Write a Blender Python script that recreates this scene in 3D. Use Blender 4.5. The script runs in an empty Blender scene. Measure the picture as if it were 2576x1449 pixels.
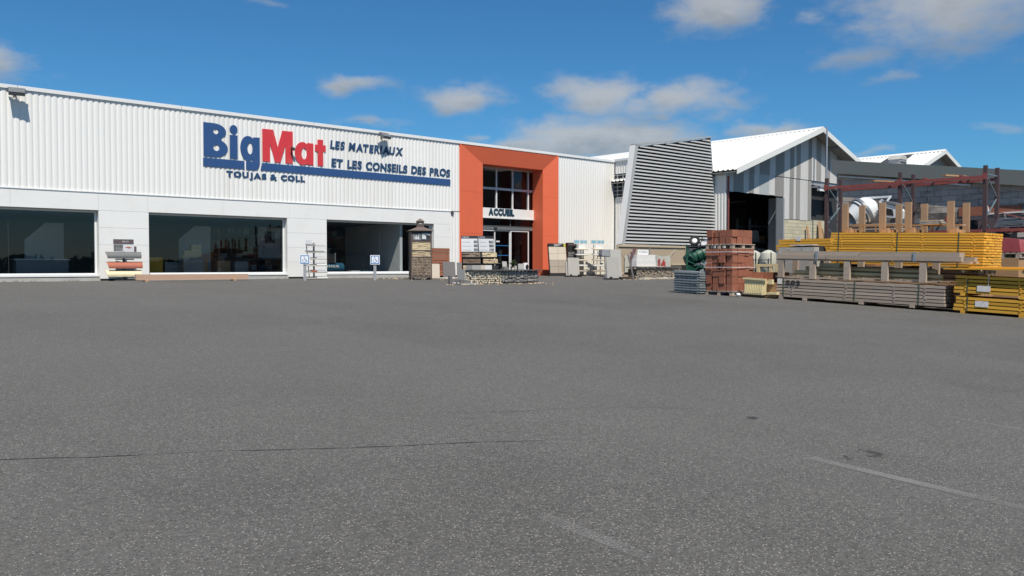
import bpy, bmesh, math, random
from mathutils import Vector, Matrix
random.seed(7)
SC = bpy.context.scene
COL = SC.collection
R = math.radians
PI = math.pi

# ------------------------------------------------------------------ camera
EYE = Vector((0.0, -33.7, 0.56))
HEAD = R(48.3)                      # heading measured from the shop front (+X)
cam = bpy.data.cameras.new('camera')
cam.sensor_width = 36.0
cam.lens = 36.0 * 2106.0 / 2576.0
cam.clip_start = 0.05
cam.clip_end = 3000
cam_o = bpy.data.objects.new('camera', cam)
COL.objects.link(cam_o)
cam_o.location = EYE
cam_o.rotation_euler = (R(90 - 1.564), 0, HEAD - R(90))
SC.camera = cam_o

# ------------------------------------------------------------------ sun + sky
SUN_EL = R(56)
SUN_AZ = math.atan2(-0.46, -1.0)    # clockwise from +Y
S = Vector((math.sin(SUN_AZ) * math.cos(SUN_EL), math.cos(SUN_AZ) * math.cos(SUN_EL), math.sin(SUN_EL)))
sun = bpy.data.lights.new('sun', 'SUN')
sun.energy = 4.6
sun.angle = R(0.53)
sun.color = (1.0, 0.935, 0.84)
sun_o = bpy.data.objects.new('sun', sun)
COL.objects.link(sun_o)
sun_o.rotation_euler = (-S).to_track_quat('-Z', 'Y').to_euler()
sun_o.location = (0, -20, 60)

world = bpy.data.worlds.new('World')
SC.world = world
world.use_nodes = True
WT = world.node_tree
WN, WL = WT.nodes, WT.links
BG = WN['Background']
BG.inputs[1].default_value = 0.095
def wmath(op, a, b=None, c=None, clamp=False):
    n = WN.new('ShaderNodeMath'); n.operation = op; n.use_clamp = clamp
    for i, v in enumerate((a, b, c)):
        if v is None: continue
        if hasattr(v, 'links'): WL.new(v, n.inputs[i])
        else: n.inputs[i].default_value = v
    return n.outputs[0]
def wnoise(vec, scale, detail, rough=0.55):
    n = WN.new('ShaderNodeTexNoise'); n.inputs['Scale'].default_value = scale
    n.inputs['Detail'].default_value = detail; n.inputs['Roughness'].default_value = rough
    WL.new(vec, n.inputs['Vector']); return n
def wstep(v, lo, hi):
    n = WN.new('ShaderNodeMapRange'); n.interpolation_type = 'SMOOTHSTEP'
    WL.new(v, n.inputs[0]); n.inputs[1].default_value = lo; n.inputs[2].default_value = hi
    return n.outputs[0]
def wmix(fac, a, b):
    n = WN.new('ShaderNodeMix'); n.data_type = 'RGBA'
    if hasattr(fac, 'links'): WL.new(fac, n.inputs[0])
    else: n.inputs[0].default_value = fac
    for sock, v in ((n.inputs[6], a), (n.inputs[7], b)):
        if hasattr(v, 'links'): WL.new(v, sock)
        else: sock.default_value = (*v, 1)
    return n.outputs[2]
sky = WN.new('ShaderNodeTexSky'); sky.sky_type = 'NISHITA'; sky.sun_disc = False
sky.sun_elevation = SUN_EL; sky.sun_rotation = SUN_AZ
sky.air_density = 1.0; sky.dust_density = 0.3; sky.ozone_density = 3.0; sky.altitude = 300
tc = WN.new('ShaderNodeTexCoord')
sep = WN.new('ShaderNodeSeparateXYZ'); WL.new(tc.outputs['Generated'], sep.inputs[0])
az = wmath('ARCTAN2', sep.outputs[0], sep.outputs[1])
el = wmath('ARCSINE', sep.outputs[2])
comb = WN.new('ShaderNodeCombineXYZ'); WL.new(az, comb.inputs[0])
WL.new(wmath('MULTIPLY', el, 2.0), comb.inputs[1])
nz1 = wnoise(comb.outputs[0], 9.0, 5.0); nz2 = wnoise(comb.outputs[0], 26.0, 6.0, 0.6)
sepn = WN.new('ShaderNodeSeparateColor'); WL.new(nz1.outputs[1], sepn.inputs[0])
azw = wmath('MULTIPLY_ADD', wmath('SUBTRACT', sepn.outputs[0], 0.5), 0.13, az)
elw = wmath('MULTIPLY_ADD', wmath('SUBTRACT', sepn.outputs[1], 0.5), 0.055, el)
# (azimuth, elevation, half width, half height, weight) of the cumulus in view
CL = [(0.971, 0.292, 0.050, 0.024, 1.0), (1.2175, 0.268, 0.100, 0.042, 0.92), (1.16, 0.245, 0.055, 0.018, 0.7), (1.118, 0.226, 0.034, 0.018, 0.62), (1.152, 0.198, 0.024, 0.010, 0.62),
      (0.823, 0.196, 0.052, 0.022, 1.0), (0.940, 0.187, 0.054, 0.017, 0.95), (0.87, 0.182, 0.05, 0.011, 0.8), (0.842, 0.146, 0.086, 0.023, 1.25), (0.760, 0.140, 0.05, 0.016, 1.0), (0.658, 0.192, 0.044, 0.014, 0.98),
      (0.542, 0.204, 0.033, 0.010, 0.80), (1.0137, 0.157, 0.033, 0.012, 0.85), (0.180, 0.206, 0.026, 0.020, 0.9), (0.560, 0.163, 0.036, 0.006, 0.6),
      (0.693, 0.155, 0.020, 0.006, 0.62), (1.237, 0.146, 0.026, 0.007, 0.6), (1.131, 0.121, 0.017, 0.005, 0.6), (1.076, 0.270, 0.016, 0.009, 0.55), (0.45, 0.29, 0.024, 0.005, 0.5)]
acc = None; low = None
for a0, e0, sa, se, wgt in CL:
    da = wmath('MULTIPLY', wmath('SUBTRACT', azw, a0), 1.0 / sa)
    de = wmath('MULTIPLY', wmath('SUBTRACT', elw, e0), 1.0 / se)
    q = wmath('ADD', wmath('MULTIPLY', da, da), wmath('MULTIPLY', de, de))
    b = wmath('MULTIPLY', wmath('EXPONENT', wmath('MULTIPLY', q, -0.55)), wgt)
    acc = b if acc is None else wmath('MAXIMUM', acc, b)
    lw = wmath('MULTIPLY', b, wmath('SUBTRACT', 0.0, de))
    low = lw if low is None else wmath('ADD', low, lw)
# the same fair-weather cumulus goes on outside the frame
azd = wmath('ABSOLUTE', wmath('SUBTRACT', az, 0.728))
outside = wmath('MAXIMUM', wstep(azd, 0.60, 0.85), wstep(el, 0.33, 0.45))
nz3 = wnoise(comb.outputs[0], 4.5, 5.0)
gen = wmath('MULTIPLY', wmath('MULTIPLY', wstep(nz3.outputs[0], 0.50, 0.68), outside), wstep(el, 0.02, 0.12))
acc = wmath('MAXIMUM', acc, gen)
dens = wstep(wmath('ADD', acc, wmath('MULTIPLY', wmath('SUBTRACT', nz2.outputs[0], 0.5), 0.85)), 0.22, 1.0)
shade = wmath('ADD', wmath('MULTIPLY', low, 0.30), wmath('MULTIPLY', wmath('SUBTRACT', nz2.outputs[0], 0.5), 0.9), None)
ccol = wmix(wstep(shade, -0.25, 0.5), (4.9, 4.9, 4.8), (2.75, 2.95, 3.1))
hsv = WN.new('ShaderNodeMix'); hsv.data_type = 'RGBA'; hsv.blend_type = 'MULTIPLY'; hsv.inputs[0].default_value = 1.0
WL.new(sky.outputs[0], hsv.inputs[6]); WL.new(wmix(wstep(el, -0.02, 0.11), (0.62, 0.74, 0.84), (0.31, 0.69, 0.92)), hsv.inputs[7])
WL.new(wmix(wmath('MULTIPLY', dens, 0.80), hsv.outputs[2], ccol), BG.inputs[0])

SC.view_settings.view_transform = 'Standard'
SC.view_settings.look = 'None'
SC.view_settings.gamma = 1.0
SC.view_settings.exposure = 0.2
SC.view_settings.use_curve_mapping = False
SC.cycles.max_bounces = 7
SC.cycles.diffuse_bounces = 3
SC.cycles.glossy_bounces = 3
SC.cycles.transparent_max_bounces = 12
SC.cycles.caustics_reflective = False
SC.cycles.caustics_refractive = False

# ------------------------------------------------------------------ helpers
class MB:
    def __init__(s): s.v = []; s.f = []
    def add(s, vs, fs):
        k = len(s.v); s.v += [tuple(v) for v in vs]; s.f += [tuple(i + k for i in f) for f in fs]; return s
    def box(s, x0, x1, y0, y1, z0, z1, M=None):
        vs = [Vector(p) for p in ((x0,y0,z0),(x1,y0,z0),(x1,y1,z0),(x0,y1,z0),(x0,y0,z1),(x1,y0,z1),(x1,y1,z1),(x0,y1,z1))]
        if M is not None: vs = [M @ v for v in vs]
        return s.add(vs, [(3,2,1,0),(4,5,6,7),(0,1,5,4),(1,2,6,5),(2,3,7,6),(3,0,4,7)])
    def cb(s, c, d, M=None):
        return s.box(c[0]-d[0]/2, c[0]+d[0]/2, c[1]-d[1]/2, c[1]+d[1]/2, c[2]-d[2]/2, c[2]+d[2]/2, M)
    def prism(s, poly, a, b, axis='y'):
        # poly: list of 2D points; axis y -> (x,z); axis x -> (y,z); axis z -> (x,y)
        n = len(poly)
        def mk(p, t):
            return (p[0], t, p[1]) if axis == 'y' else ((t, p[0], p[1]) if axis == 'x' else (p[0], p[1], t))
        vs = [mk(p, a) for p in poly] + [mk(p, b) for p in poly]
        fs = [tuple(range(n)), tuple(range(2*n-1, n-1, -1))] + [(i, i+n, (i+1) % n + n, (i+1) % n) for i in range(n)]
        return s.add(vs, fs)
    def tube(s, p0, p1, r, n=8, r2=None, caps=True):
        p0, p1 = Vector(p0), Vector(p1); d = (p1-p0).normalized()
        u = d.orthogonal().normalized(); w = d.cross(u); r2 = r if r2 is None else r2
        vs = [p0 + (u*math.cos(2*PI*i/n) + w*math.sin(2*PI*i/n))*r for i in range(n)] + [p1 + (u*math.cos(2*PI*i/n) + w*math.sin(2*PI*i/n))*r2 for i in range(n)]
        fs = [(i, (i+1) % n, (i+1) % n + n, i+n) for i in range(n)]
        if caps: fs += [tuple(range(n-1, -1, -1)), tuple(range(n, 2*n))]
        return s.add(vs, fs)
    def bar(s, p0, p1, w, h, up=(0,0,1)):
        p0, p1 = Vector(p0), Vector(p1); d = (p1-p0); L = d.length; d.normalize()
        sd = d.cross(Vector(up)); sd = sd.normalized() if sd.length > 1e-5 else Vector((1,0,0)); uu = sd.cross(d)
        M = Matrix((sd, d, uu)).transposed().to_4x4(); M.translation = p0
        return s.box(-w/2, w/2, 0, L, -h/2, h/2, M)
    def lathe(s, prof, M=None, n=24):
        k = len(s.v); vs = []
        for r, z in prof:
            for i in range(n):
                v = Vector((r*math.cos(2*PI*i/n), r*math.sin(2*PI*i/n), z)); vs.append(M @ v if M is not None else v)
        fs = []
        for j in range(len(prof)-1):
            for i in range(n): fs.append((j*n+i, j*n+(i+1) % n, (j+1)*n+(i+1) % n, (j+1)*n+i))
        return s.add(vs, fs)
    def build(s, name, m, parent=None, smooth=False, loc=None, rot=None):
        me = bpy.data.meshes.new(name); me.from_pydata(s.v, [], s.f)
        if m is not None: me.materials.append(m)
        bm = bmesh.new(); bm.from_mesh(me); bmesh.ops.recalc_face_normals(bm, faces=bm.faces); bm.to_mesh(me); bm.free()
        if smooth:
            me.polygons.foreach_set('use_smooth', [True]*len(me.polygons))
            me.set_sharp_from_angle(angle=R(40))
        me.update()
        return link(me, name, parent, loc, rot)
def link(me, name, parent=None, loc=None, rot=None, scale=None):
    o = bpy.data.objects.new(name, me); COL.objects.link(o)
    if parent is not None: o.parent = parent
    if loc is not None: o.location = loc
    if rot is not None: o.rotation_euler = rot
    if scale is not None: o.scale = scale
    return o
def tag(o, label, cat, group=None, kind=None):
    o['label'] = label; o['category'] = cat
    if group: o['group'] = group
    if kind: o['kind'] = kind
    return o
def struct(o, label=None):
    o['kind'] = 'structure'
    if label: o['label'] = label
    return o
def thing(name, label, cat, loc=(0,0,0), rotz=0, group=None, tilt=0):
    o = bpy.data.objects.new(name, None); COL.objects.link(o); o.empty_display_size = 0.2
    o.location = loc; o.rotation_euler = (tilt, 0, rotz); return tag(o, label, cat, group)
_cube = {}
def piece(name, m, parent, c, d, rot=(0,0,0)):
    """one box-shaped piece (brick, plank, tile ...), sharing mesh data with its likes"""
    if m.name not in _cube:
        b = bmesh.new(); bmesh.ops.create_cube(b, size=1.0)
        me = bpy.data.meshes.new('piece_' + m.name); b.to_mesh(me); b.free(); me.materials.append(m); _cube[m.name] = me
    return link(_cube[m.name], name, parent, c, rot, d)
def copy_tree(o, parent=None):
    c = o.copy(); COL.objects.link(c); c.parent = parent
    for ch in list(o.children): copy_tree(ch, c)
    return c
def ground_z(x, y):
    s = min(max(-y, -5.0), 48.0); w = 2.0; t = (s - 12.5)/w
    return -.03 - .005*s - .036*(w*math.log(1+math.exp(t)) if t < 30 else s - 12.5)
def ordinal(i): return ['lowest','second','third','fourth','fifth','sixth','seventh','eighth','ninth','tenth','eleventh','twelfth'][i]

# ------------------------------------------------------------------ materials
def nt(name):
    m = bpy.data.materials.new(name); m.use_nodes = True
    t = m.node_tree; return m, t.nodes, t.links, t.nodes['Principled BSDF']
def mat(name, col, rough=0.65, var=0.12, scale=2.0, stretch=(1,1,1), bump=0.0, bscale=60.0, metal=0.0, rnd=0.0, spec=0.35, dirt=None, dirt_amt=0.5, dirt_scale=1.2, world=False):
    """base colour broken up by two noises, a per-object random tone, optional shaped dirt and fine relief"""
    m, N, L, P = nt(name)
    P.inputs['Roughness'].default_value = rough; P.inputs['Metallic'].default_value = metal
    P.inputs['Specular IOR Level'].default_value = spec
    tc = N.new('ShaderNodeTexCoord'); mp = N.new('ShaderNodeMapping'); mp.inputs['Scale'].default_value = stretch
    oi = N.new('ShaderNodeObjectInfo')
    if world:
        g = N.new('ShaderNodeNewGeometry'); L.new(g.outputs['Position'], mp.inputs[0])
    else:
        ad = N.new('ShaderNodeVectorMath'); ad.operation = 'ADD'
        sc = N.new('ShaderNodeVectorMath'); sc.operation = 'SCALE'; L.new(oi.outputs['Location'], sc.inputs[0]); sc.inputs['Scale'].default_value = 3.7
        L.new(tc.outputs['Object'], ad.inputs[0]); L.new(sc.outputs[0], ad.inputs[1]); L.new(ad.outputs[0], mp.inputs[0])
    n1 = N.new('ShaderNodeTexNoise'); n1.inputs['Scale'].default_value = scale; n1.inputs['Detail'].default_value = 6; n1.inputs['Roughness'].default_value = 0.62
    L.new(mp.outputs[0], n1.inputs['Vector'])
    def mth(op, a, b):
        x = N.new('ShaderNodeMath'); x.operation = op
        for i, v in enumerate((a, b)):
            if hasattr(v, 'links'): L.new(v, x.inputs[i])
            else: x.inputs[i].default_value = v
        return x.outputs[0]
    f = mth('MULTIPLY', mth('SUBTRACT', n1.outputs[0], 0.5), var*2.6)
    if rnd: f = mth('ADD', f, mth('MULTIPLY', mth('SUBTRACT', oi.outputs['Random'], 0.5), rnd*2))
    f = mth('ADD', f, 1.0)
    vm = N.new('ShaderNodeVectorMath'); vm.operation = 'SCALE'; vm.inputs[0].default_value = col[:3]; L.new(f, vm.inputs['Scale'])
    out = vm.outputs[0]
    if dirt:
        n2 = N.new('ShaderNodeTexNoise'); n2.inputs['Scale'].default_value = dirt_scale; n2.inputs['Detail'].default_value = 7; n2.inputs['Roughness'].default_value = 0.65
        L.new(mp.outputs[0], n2.inputs['Vector'])
        mr = N.new('ShaderNodeMapRange'); mr.interpolation_type = 'SMOOTHSTEP'; L.new(n2.outputs[0], mr.inputs[0])
        mr.inputs[1].default_value = 0.48; mr.inputs[2].default_value = 0.72; mr.inputs[4].default_value = dirt_amt
        mx = N.new('ShaderNodeMix'); mx.data_type = 'RGBA'; L.new(mr.outputs[0], mx.inputs[0]); L.new(out, mx.inputs[6]); mx.inputs[7].default_value = (*dirt, 1)
        out = mx.outputs[2]
    L.new(out, P.inputs['Base Color'])
    if bump:
        n3 = N.new('ShaderNodeTexNoise'); n3.inputs['Scale'].default_value = bscale; n3.inputs['Detail'].default_value = 4
        L.new(mp.outputs[0], n3.inputs['Vector'])
        bp = N.new('ShaderNodeBump'); bp.inputs['Strength'].default_value = bump; bp.inputs['Distance'].default_value = 0.01
        L.new(n3.outputs[0], bp.inputs['Height']); L.new(bp.outputs[0], P.inputs['Normal'])
    return m

MT = {}
MT['clad'] = mat('white_cladding', (.79,.78,.745), .38, .03, .5, (1,1,.12), dirt=(.60,.57,.50), dirt_amt=.34, dirt_scale=.6)
MT['panel'] = mat('white_panel', (.79,.785,.755), .42, .02, .8, dirt=(.64,.62,.56), dirt_amt=.30, dirt_scale=.7)
MT['coping'] = mat('white_coping', (.74,.745,.735), .4, .04, 1.5)
MT['orange'] = mat('orange_render', (.74,.15,.07), .55, .05, 1.3, dirt=(.62,.16,.09), dirt_amt=.25)
MT['concrete'] = mat('concrete', (.42,.41,.38), .85, .14, 3, bump=.25, dirt=(.22,.21,.19), dirt_amt=.5, dirt_scale=2.2)
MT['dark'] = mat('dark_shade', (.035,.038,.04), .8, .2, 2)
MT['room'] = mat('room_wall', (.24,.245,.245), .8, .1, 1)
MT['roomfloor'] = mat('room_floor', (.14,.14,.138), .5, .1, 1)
MT['alu'] = mat('window_aluminium', (.62,.63,.63), .35, .05, 3, metal=.2)
MT['whiteframe'] = mat('white_frame', (.76,.77,.76), .35, .04, 3)
MT['darkgrey'] = mat('dark_grey_frame', (.075,.08,.085), .4, .1, 3)
MT['blue'] = mat('sign_blue', (.030,.082,.215), .45, .08, 2, dirt=(.06,.11,.23), dirt_amt=.4)
MT['navy'] = mat('sign_navy', (.026,.07,.15), .45, .1, 3)
MT['red'] = mat('sign_red', (.62,.045,.055), .45, .07, 1.6, dirt=(.66,.12,.10), dirt_amt=.5)
MT['accueil'] = mat('entrance_letter_blue', (.015,.05,.085), .45, .05, 2)
MT['lamp'] = mat('lamp_grey', (.16,.17,.175), .45, .15, 6)
MT['lampglass'] = mat('lamp_glass', (.28,.30,.32), .12, .05, 6, spec=.6)
MT['galv'] = mat('galvanised_steel', (.42,.44,.46), .4, .15, 5, metal=.6)
MT['greypaint'] = mat('grey_paint', (.30,.31,.32), .5, .12, 4)
MT['slat'] = mat('slat_grey', (.40,.405,.40), .42, .05, 1.5, (.15,1,1), rnd=.05)
MT['slatback'] = mat('slat_backing', (.05,.056,.058), .8, .1, 1)
MT['roofw'] = mat('white_roof_sheet', (.74,.74,.70), .45, .05, .5, (1,.2,1), dirt=(.62,.60,.53), dirt_amt=.22, dirt_scale=.4)
MT['sheetw'] = mat('white_sheet', (.58,.565,.535), .45, .09, 1.0, (2,2,.25), rnd=.05, dirt=(.45,.45,.43), dirt_amt=.4, dirt_scale=1.4)
MT['sheetg'] = mat('grey_sheet', (.285,.27,.25), .5, .10, 1.0, (2,2,.25), rnd=.08, dirt=(.22,.22,.22), dirt_amt=.4, dirt_scale=1.4)
MT['sheetb'] = mat('blue_grey_sheet', (.40,.42,.41), .45, .06, 1.0, (2,2,.25))
MT['blockc'] = mat('cream_block', (.50,.46,.33), .9, .16, 6, rnd=.10, bump=.3)
MT['blockg'] = mat('grey_block', (.48,.415,.355), .92, .18, 5, rnd=.10, bump=.3, dirt=(.075,.068,.062), dirt_amt=.8, dirt_scale=.33)
MT['blocks'] = mat('sooty_block', (.20,.17,.148), .95, .3, 3, rnd=.25, bump=.3, dirt=(.05,.045,.042), dirt_amt=.85, dirt_scale=.6)
MT['mortar'] = mat('mortar', (.20,.19,.18), .95, .15, 6)
MT['mortarc'] = mat('cream_mortar', (.36,.34,.26), .95, .12, 6)
MT['fascia'] = mat('grey_fascia', (.165,.18,.17), .5, .08, .8, (.3,.3,1))
MT['rustred'] = mat('rack_red', (.27,.075,.065), .5, .2, 4, dirt=(.20,.06,.05), dirt_amt=.6, dirt_scale=3)
MT['rackdark'] = mat('rack_upright', (.085,.055,.055), .55, .2, 5)
MT['rackblue'] = mat('rack_brace', (.13,.18,.21), .5, .15, 5)
MT['wyel'] = mat('yellow_timber', (.84,.42,.05), .85, .26, 2.2, (6,.5,6), rnd=.20, bump=.2, bscale=20)
MT['wyel2'] = mat('ochre_timber', (.68,.36,.045), .85, .26, 2.2, (6,.5,6), rnd=.20, bump=.2, bscale=20)
MT['wgrey'] = mat('weathered_timber', (.43,.345,.27), .85, .20, 2.2, (8,.6,8), rnd=.14, bump=.3, bscale=20, dirt=(.25,.20,.16), dirt_amt=.6, dirt_scale=2)
MT['wpost'] = mat('pale_timber', (.38,.25,.15), .75, .14, 2.5, (5,5,.5), rnd=.10, bump=.2, bscale=20)
MT['wbrown'] = mat('brown_timber', (.38,.23,.12), .8, .2, 2.2, (6,.6,6), rnd=.15)
MT['wred'] = mat('red_stained_wood', (.29,.115,.065), .7, .25, 2.0, (.6,6,6), rnd=.16, dirt=(.20,.075,.04), dirt_amt=.6, dirt_scale=2)
MT['beam'] = mat('pinkish_timber', (.47,.31,.22), .8, .16, 1.6, (.5,6,6), bump=.2)
MT['pole'] = mat('treated_pole', (.55,.42,.23), .8, .2, 2, (6,.5,6), rnd=.12)
MT['terra'] = mat('terracotta_block', (.30,.112,.068), .9, .12, 4, rnd=.09, bump=.3, dirt=(.36,.165,.11), dirt_amt=.5, dirt_scale=2)
MT['pallet'] = mat('pallet_wood', (.42,.34,.27), .85, .18, 3, (1,1,4), rnd=.12)
MT['strap'] = mat('pale_strap', (.62,.56,.54), .5, .05, 3)
MT['strapg'] = mat('dark_strap', (.07,.10,.07), .5, .05, 3)
MT['plastic'] = mat('grey_plastic', (.23,.255,.265), .5, .1, 5, rnd=.05)
MT['cream'] = mat('cream_plastic', (.70,.60,.34), .55, .08, 3)
MT['tank'] = mat('tank_plastic', (.50,.50,.42), .45, .06, 3)
MT['green'] = mat('machine_green', (.012,.065,.042), .42, .2, 4, dirt=(.03,.12,.08), dirt_amt=.5, dirt_scale=4)
MT['black'] = mat('black_rubber', (.022,.022,.024), .7, .15, 6)
MT['white'] = mat('white_paint', (.76,.77,.76), .4, .05, 4, dirt=(.55,.55,.52), dirt_amt=.3, dirt_scale=3)
MT['mixer'] = mat('mixer_white', (.70,.72,.71), .38, .05, 3, dirt=(.48,.48,.45), dirt_amt=.4, dirt_scale=3)
MT['steelgrey'] = mat('steel_grey', (.20,.215,.22), .45, .1, 5, metal=.3)
MT['silver'] = mat('silver_sheet', (.55,.58,.60), .3, .12, 4, metal=.7)
MT['brown'] = mat('tower_brown', (.115,.088,.075), .6, .1, 3)
MT['brownroof'] = mat('tower_roof', (.15,.115,.098), .6, .1, 4)
MT['stonec'] = mat('cream_stone', (.66,.54,.34), .9, .16, 6, rnd=.13, bump=.5)
MT['stonet'] = mat('tan_stone', (.52,.40,.26), .9, .2, 6, rnd=.2, bump=.5)
MT['stoneg'] = mat('grey_brown_stone', (.24,.185,.14), .9, .2, 6, rnd=.25, bump=.5)
MT['stonem'] = mat('stone_mortar', (.36,.28,.20), .95, .15, 8)
MT['stonedk'] = mat('dark_brown_stone', (.16,.115,.08), .9, .2, 6, rnd=.2, bump=.5)
MT['stoneblk'] = mat('black_stone', (.035,.033,.036), .85, .2, 6, rnd=.2, bump=.5)
MT['stonewh'] = mat('white_stone', (.78,.77,.74), .85, .08, 6, rnd=.08, bump=.4)
MT['gabw'] = mat('pale_gabion_stone', (.70,.61,.46), .9, .3, 9, rnd=.2, world=True)
MT['gabg'] = mat('dark_gabion_stone', (.20,.195,.185), .9, .3, 7, rnd=.3, bump=.4, dirt=(.36,.31,.24), dirt_amt=.5, dirt_scale=1.5)
MT['gabm'] = mat('mixed_gabion_stone', (.40,.33,.25), .9, .5, 8, world=True)
MT['slabdk'] = mat('slate_coping', (.085,.085,.088), .6, .15, 4)
MT['slabg'] = mat('grey_slab', (.40,.385,.355), .75, .07, 3, rnd=.06, bump=.1)
MT['slabdg'] = mat('dark_grey_slab', (.165,.155,.15), .75, .08, 3, rnd=.06)
MT['slabbeige'] = mat('beige_slab', (.60,.53,.43), .75, .06, 3, rnd=.05)
MT['slabbrown'] = mat('taupe_slab', (.38,.325,.265), .75, .07, 3, rnd=.05)
MT['slabwh'] = mat('white_slab', (.74,.72,.69), .7, .05, 3)
MT['tanmetal'] = mat('tan_cladding', (.42,.34,.245), .5, .07, 1.2, (1,1,.2))
MT['tantrim'] = mat('tan_trim', (.52,.43,.30), .5, .06, 2)
MT['banner'] = mat('banner_cloth', (.50,.50,.44), .7, .1, 2)
MT['bannerp'] = mat('banner_plum', (.15,.085,.095), .7, .08, 2)
MT['bannerr'] = mat('banner_red', (.40,.055,.055), .7, .08, 2)
MT['signwhite'] = mat('sign_white', (.80,.81,.81), .4, .03, 3)
MT['signblue'] = mat('disabled_sign_blue', (.035,.17,.42), .4, .04, 3)
MT['tilegrey'] = mat('grey_roof_tile', (.15,.152,.15), .7, .12, 4)
MT['tilered'] = mat('red_roof_tile', (.40,.135,.085), .75, .12, 4)
MT['tilecream'] = mat('cream_roof_tile', (.72,.62,.40), .75, .1, 4)
MT['boarddark'] = mat('board_dark', (.115,.088,.090), .5, .1, 3)
MT['boardlight'] = mat('board_light', (.62,.63,.64), .5, .06, 3)
MT['boardblue'] = mat('board_blue', (.20,.48,.62), .5, .15, 8)
MT['photo'] = mat('printed_photo', (.14,.14,.14), .45, .6, 14, dirt=(.55,.55,.54), dirt_amt=.9, dirt_scale=9)
MT['printblk'] = mat('printed_black', (.03,.03,.032), .5, .1, 4)
MT['paper'] = mat('paper_label', (.74,.72,.70), .7, .08, 8, dirt=(.60,.28,.18), dirt_amt=.7, dirt_scale=20)
MT['yellowprint'] = mat('yellow_print', (.60,.56,.06), .5, .05, 4)
MT['redplastic'] = mat('red_wrap', (.40,.09,.10), .3, .2, 5)
MT['compblue'] = mat('compressor_blue', (.03,.12,.19), .35, .1, 4)
MT['rust'] = mat('rusty_steel', (.22,.065,.055), .7, .25, 6)

# asphalt: aggregate in a worn binder, broad lighter and darker areas
def make_asphalt():
    m, N, L, P = nt('asphalt')
    g = N.new('ShaderNodeNewGeometry')
    def noise(scale, detail=5, rough=.6):
        n = N.new('ShaderNodeTexNoise'); n.inputs['Scale'].default_value = scale; n.inputs['Detail'].default_value = detail; n.inputs['Roughness'].default_value = rough
        L.new(g.outputs['Position'], n.inputs['Vector']); return n.outputs[0]
    def ramp(v, lo, hi, a=0., b=1.):
        n = N.new('ShaderNodeMapRange'); n.interpolation_type = 'SMOOTHSTEP'; L.new(v, n.inputs[0])
        for i, x in zip((1,2,3,4), (lo,hi,a,b)): n.inputs[i].default_value = x
        return n.outputs[0]
    def mixc(f, a, b):
        n = N.new('ShaderNodeMix'); n.data_type = 'RGBA'
        L.new(f, n.inputs[0])
        for sck, v in ((n.inputs[6], a), (n.inputs[7], b)):
            if hasattr(v, 'links'): L.new(v, sck)
            else: sck.default_value = (*v, 1)
        return n.outputs[2]
    def vor(scale):
        v = N.new('ShaderNodeTexVoronoi'); v.inputs['Scale'].default_value = scale; L.new(g.outputs['Position'], v.inputs['Vector']); return v
    v1 = vor(88.0); v2 = vor(185.0)
    s1 = N.new('ShaderNodeSeparateColor'); L.new(v1.outputs['Color'], s1.inputs[0])
    s2 = N.new('ShaderNodeSeparateColor'); L.new(v2.outputs['Color'], s2.inputs[0])
    big = noise(.16, 4); mid = noise(1.1, 6, .7); patch = noise(.55, 5)
    base = mixc(ramp(big, .35, .65), (.092,.088,.080), (.124,.119,.109))
    mpp = N.new('ShaderNodeMapping'); mpp.inputs['Scale'].default_value = (1.1, .10, 1); mpp.inputs['Rotation'].default_value = (0, 0, .5); L.new(g.outputs['Position'], mpp.inputs[0])
    trk = N.new('ShaderNodeTexNoise'); trk.inputs['Scale'].default_value = .8; trk.inputs['Detail'].default_value = 3; L.new(mpp.outputs[0], trk.inputs['Vector'])
    base = mixc(ramp(trk.outputs[0], .50, .68, 0, .55), base, (.140,.135,.124))
    base = mixc(ramp(trk.outputs[0], .28, .42, .45, 0), base, (.072,.069,.064))
    base = mixc(ramp(noise(.045, 3), .42, .62, 0, .65), base, (.132,.127,.117))
    base = mixc(ramp(mid, .4, .7, 0, .55), base, (.126,.121,.112))
    base = mixc(ramp(s2.outputs[1], .0, 1., 0., .5), base, (.066,.064,.061))
    base = mixc(ramp(noise(30., 3, .75), .42, .64, 0., .55), base, (.152,.147,.136))
    base = mixc(ramp(noise(48., 2, .6), .56, .70, 0., .7), base, (.052,.050,.047))
    stone = mixc(s1.outputs[1], (.16,.155,.144), (.36,.345,.32))
    dens = ramp(patch, .3, .75, .80, .62)
    gt = N.new('ShaderNodeMath'); gt.operation = 'GREATER_THAN'; L.new(s1.outputs[0], gt.inputs[0]); L.new(dens, gt.inputs[1])
    core = ramp(v1.outputs['Distance'], .28, .5, 1., 0.)
    mu = N.new('ShaderNodeMath'); mu.operation = 'MULTIPLY'; L.new(gt.outputs[0], mu.inputs[0]); L.new(core, mu.inputs[1])
    col = mixc(mu.outputs[0], base, stone)
    hole = N.new('ShaderNodeMath'); hole.operation = 'LESS_THAN'; L.new(s1.outputs[0], hole.inputs[0]); hole.inputs[1].default_value = .07
    hm = N.new('ShaderNodeMath'); hm.operation = 'MULTIPLY'; L.new(hole.outputs[0], hm.inputs[0]); L.new(core, hm.inputs[1])
    col = mixc(hm.outputs[0], col, (.035,.034,.032))
    L.new(col, P.inputs['Base Color'])
    P.inputs['Roughness'].default_value = .88; P.inputs['Specular IOR Level'].default_value = .25
    bp = N.new('ShaderNodeBump'); bp.inputs['Strength'].default_value = .55; bp.inputs['Distance'].default_value = .006
    L.new(v2.outputs['Distance'], bp.inputs['Height']); L.new(bp.outputs[0], P.inputs['Normal'])
    return m
MT['asphalt'] = make_asphalt()

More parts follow.
